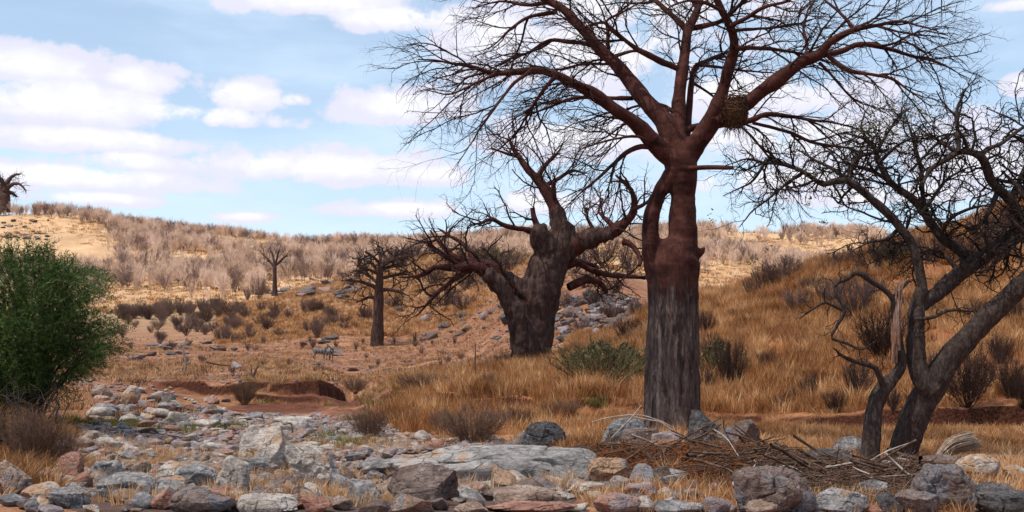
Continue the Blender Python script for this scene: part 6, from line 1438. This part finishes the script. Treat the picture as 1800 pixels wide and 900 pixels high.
# ---------------------------------------------------------------- a label of its own for each of the many, from what it stands beside
MARKS = [('the crest baobab', 8, 350), ('the green thorn bush', 90, 640), ('the slim little baobab', 483, 518), ('the small flat-topped baobab', 663, 610), ('the old thick baobab', 930, 650),
         ('the great baobab trunk', 1185, 750), ('the zebras', 570, 630), ('the fallen branch', 383, 640), ('the dead sapling', 324, 668), ('the dead stub on the cut bank', 440, 676), ('the tallest pale boulder', 475, 835),
         ('the long grey outcrop', 890, 850), ('the black shaggy boulder', 950, 795), ('the smooth black boulder', 1457, 836), ('the leaning tree', 1590, 805), ('the broken dead tree', 1528, 805), ('the gnarled olive-brown rock', 1668, 895),
         ('the dark brown round boulder', 352, 905), ('the large folded boulder', 1350, 905), ('the brown peaked boulder', 745, 890), ('the stony heap', 1050, 560), ('the dark log in golden grass', 482, 552), ('the upright far-bank boulder', 232, 712),
         ('the curved pale branch', 1520, 880), ('the squarish boulder', 1298, 792), ('the bushy brown shrub', 832, 785), ('the large olive-green bush', 1055, 678), ('the corner boulder', 30, 880), ('the long striped outcrop', 516, 762), ('the bleached stump', 1690, 800)]
BASE = {'blocks of broken bedrock': '%s angular bedrock block', 'dark shrubs on the open ground': 'dark leafless shrub', 'twiggy tufts on the open ground': 'dark twiggy tuft', 'shrubs on the right hillside': 'dark shrub in orange grass', 'shrubs behind the old baobab': 'dense dark shrub',
        'loose stones of the near bank': '%s loose stone', 'stones of the dry river bed': '%s river-bed stone', 'stones on the slope of the left bank': '%s bank stone', 'pinkish stones at the foot of the grassy bank': 'pinkish stone',
        'rocks on the open red ground': 'low rock on red ground', 'rocks on the slope left of the old baobab': 'grey rock on the grassy slope', 'rocks of the outcrop beside the slim baobab': '%s outcrop rock',
        'rocks near the hilltop': 'grey hilltop rock', 'rocks of the heap between the large baobabs': '%s heap rock', 'sticks of the driftwood heap': '%s driftwood stick', 'bare shrubs on the sunlit hillside': 'pale far-hill shrub'}
TONE = {'rock_blue_grey': 'blue-grey', 'rock_pale_grey': 'pale', 'rock_tan': 'tan', 'rock_red': 'reddish', 'rock_dark': 'dark', 'rock_brown': 'brown', 'rock_mauve': 'mauve', 'rock_banded_grey': 'banded grey', 'driftwood_dark': 'dark', 'driftwood_brown': 'brown', 'driftwood_pale': 'pale'}
ORD = ['', 'second ', 'third ', 'fourth ', 'fifth ', 'sixth ', 'seventh ', 'eighth ', 'ninth ', 'tenth ']
_by = {}
for o in SC.objects:
    if o.parent is None and o.get('group') in BASE: _by.setdefault(o['group'], []).append(o)
for g, lst in _by.items():
    rec = []
    for o in lst:
        x, y, z = o.location; px = HX + F * x / y; row = HY - (z - CAM_Z) / y * F
        mk = min(MARKS, key=lambda m: math.hypot(px - m[1], (row - m[2]) * 1.6) + (0 if 'rock' not in g else 0))
        dx, dy = px - mk[1], row - mk[2]
        rel = ('right of' if dx > 0 else 'left of') if abs(dx) > abs(dy) * 1.2 else ('below' if dy > 0 else 'behind')
        size = max(o.dimensions) if o.data else 1
        mt = o.data.materials[0].name if o.data and o.data.materials else ''
        sz = size * F / y; b_ = BASE[g]; b_ = b_ % TONE.get(mt, 'grey') if '%s' in b_ else b_
        if 'shrub' in g or 'heap' in g or 'outcrop' in g: b_ = ('small ' if sz < 22 else 'large ' if sz > 40 else '') + b_ if 'shrub' in g else ('small ' if sz < 11 else 'large ' if sz > 19 else '') + b_
        rec.append((b_, rel, mk[0], mk[1], mk[2], px, row, size * F / y, o))
    cells = {}
    for r in rec: cells.setdefault(r[:3], []).append(r)
    for (b_, rel, nm), rs in cells.items():
        rs.sort(key=lambda r: math.hypot(r[5] - r[3], r[6] - r[4]))
        for k, r in enumerate(rs):
            if len(rs) == 1: lab = f'{b_} {rel} {nm}'
            elif k < 10: lab = f'{b_} {rel} {nm}, {ORD[k]}nearest to it'
            else: lab = f'{b_} {rel} {nm}, farther off'
            r[8]['label'] = lab
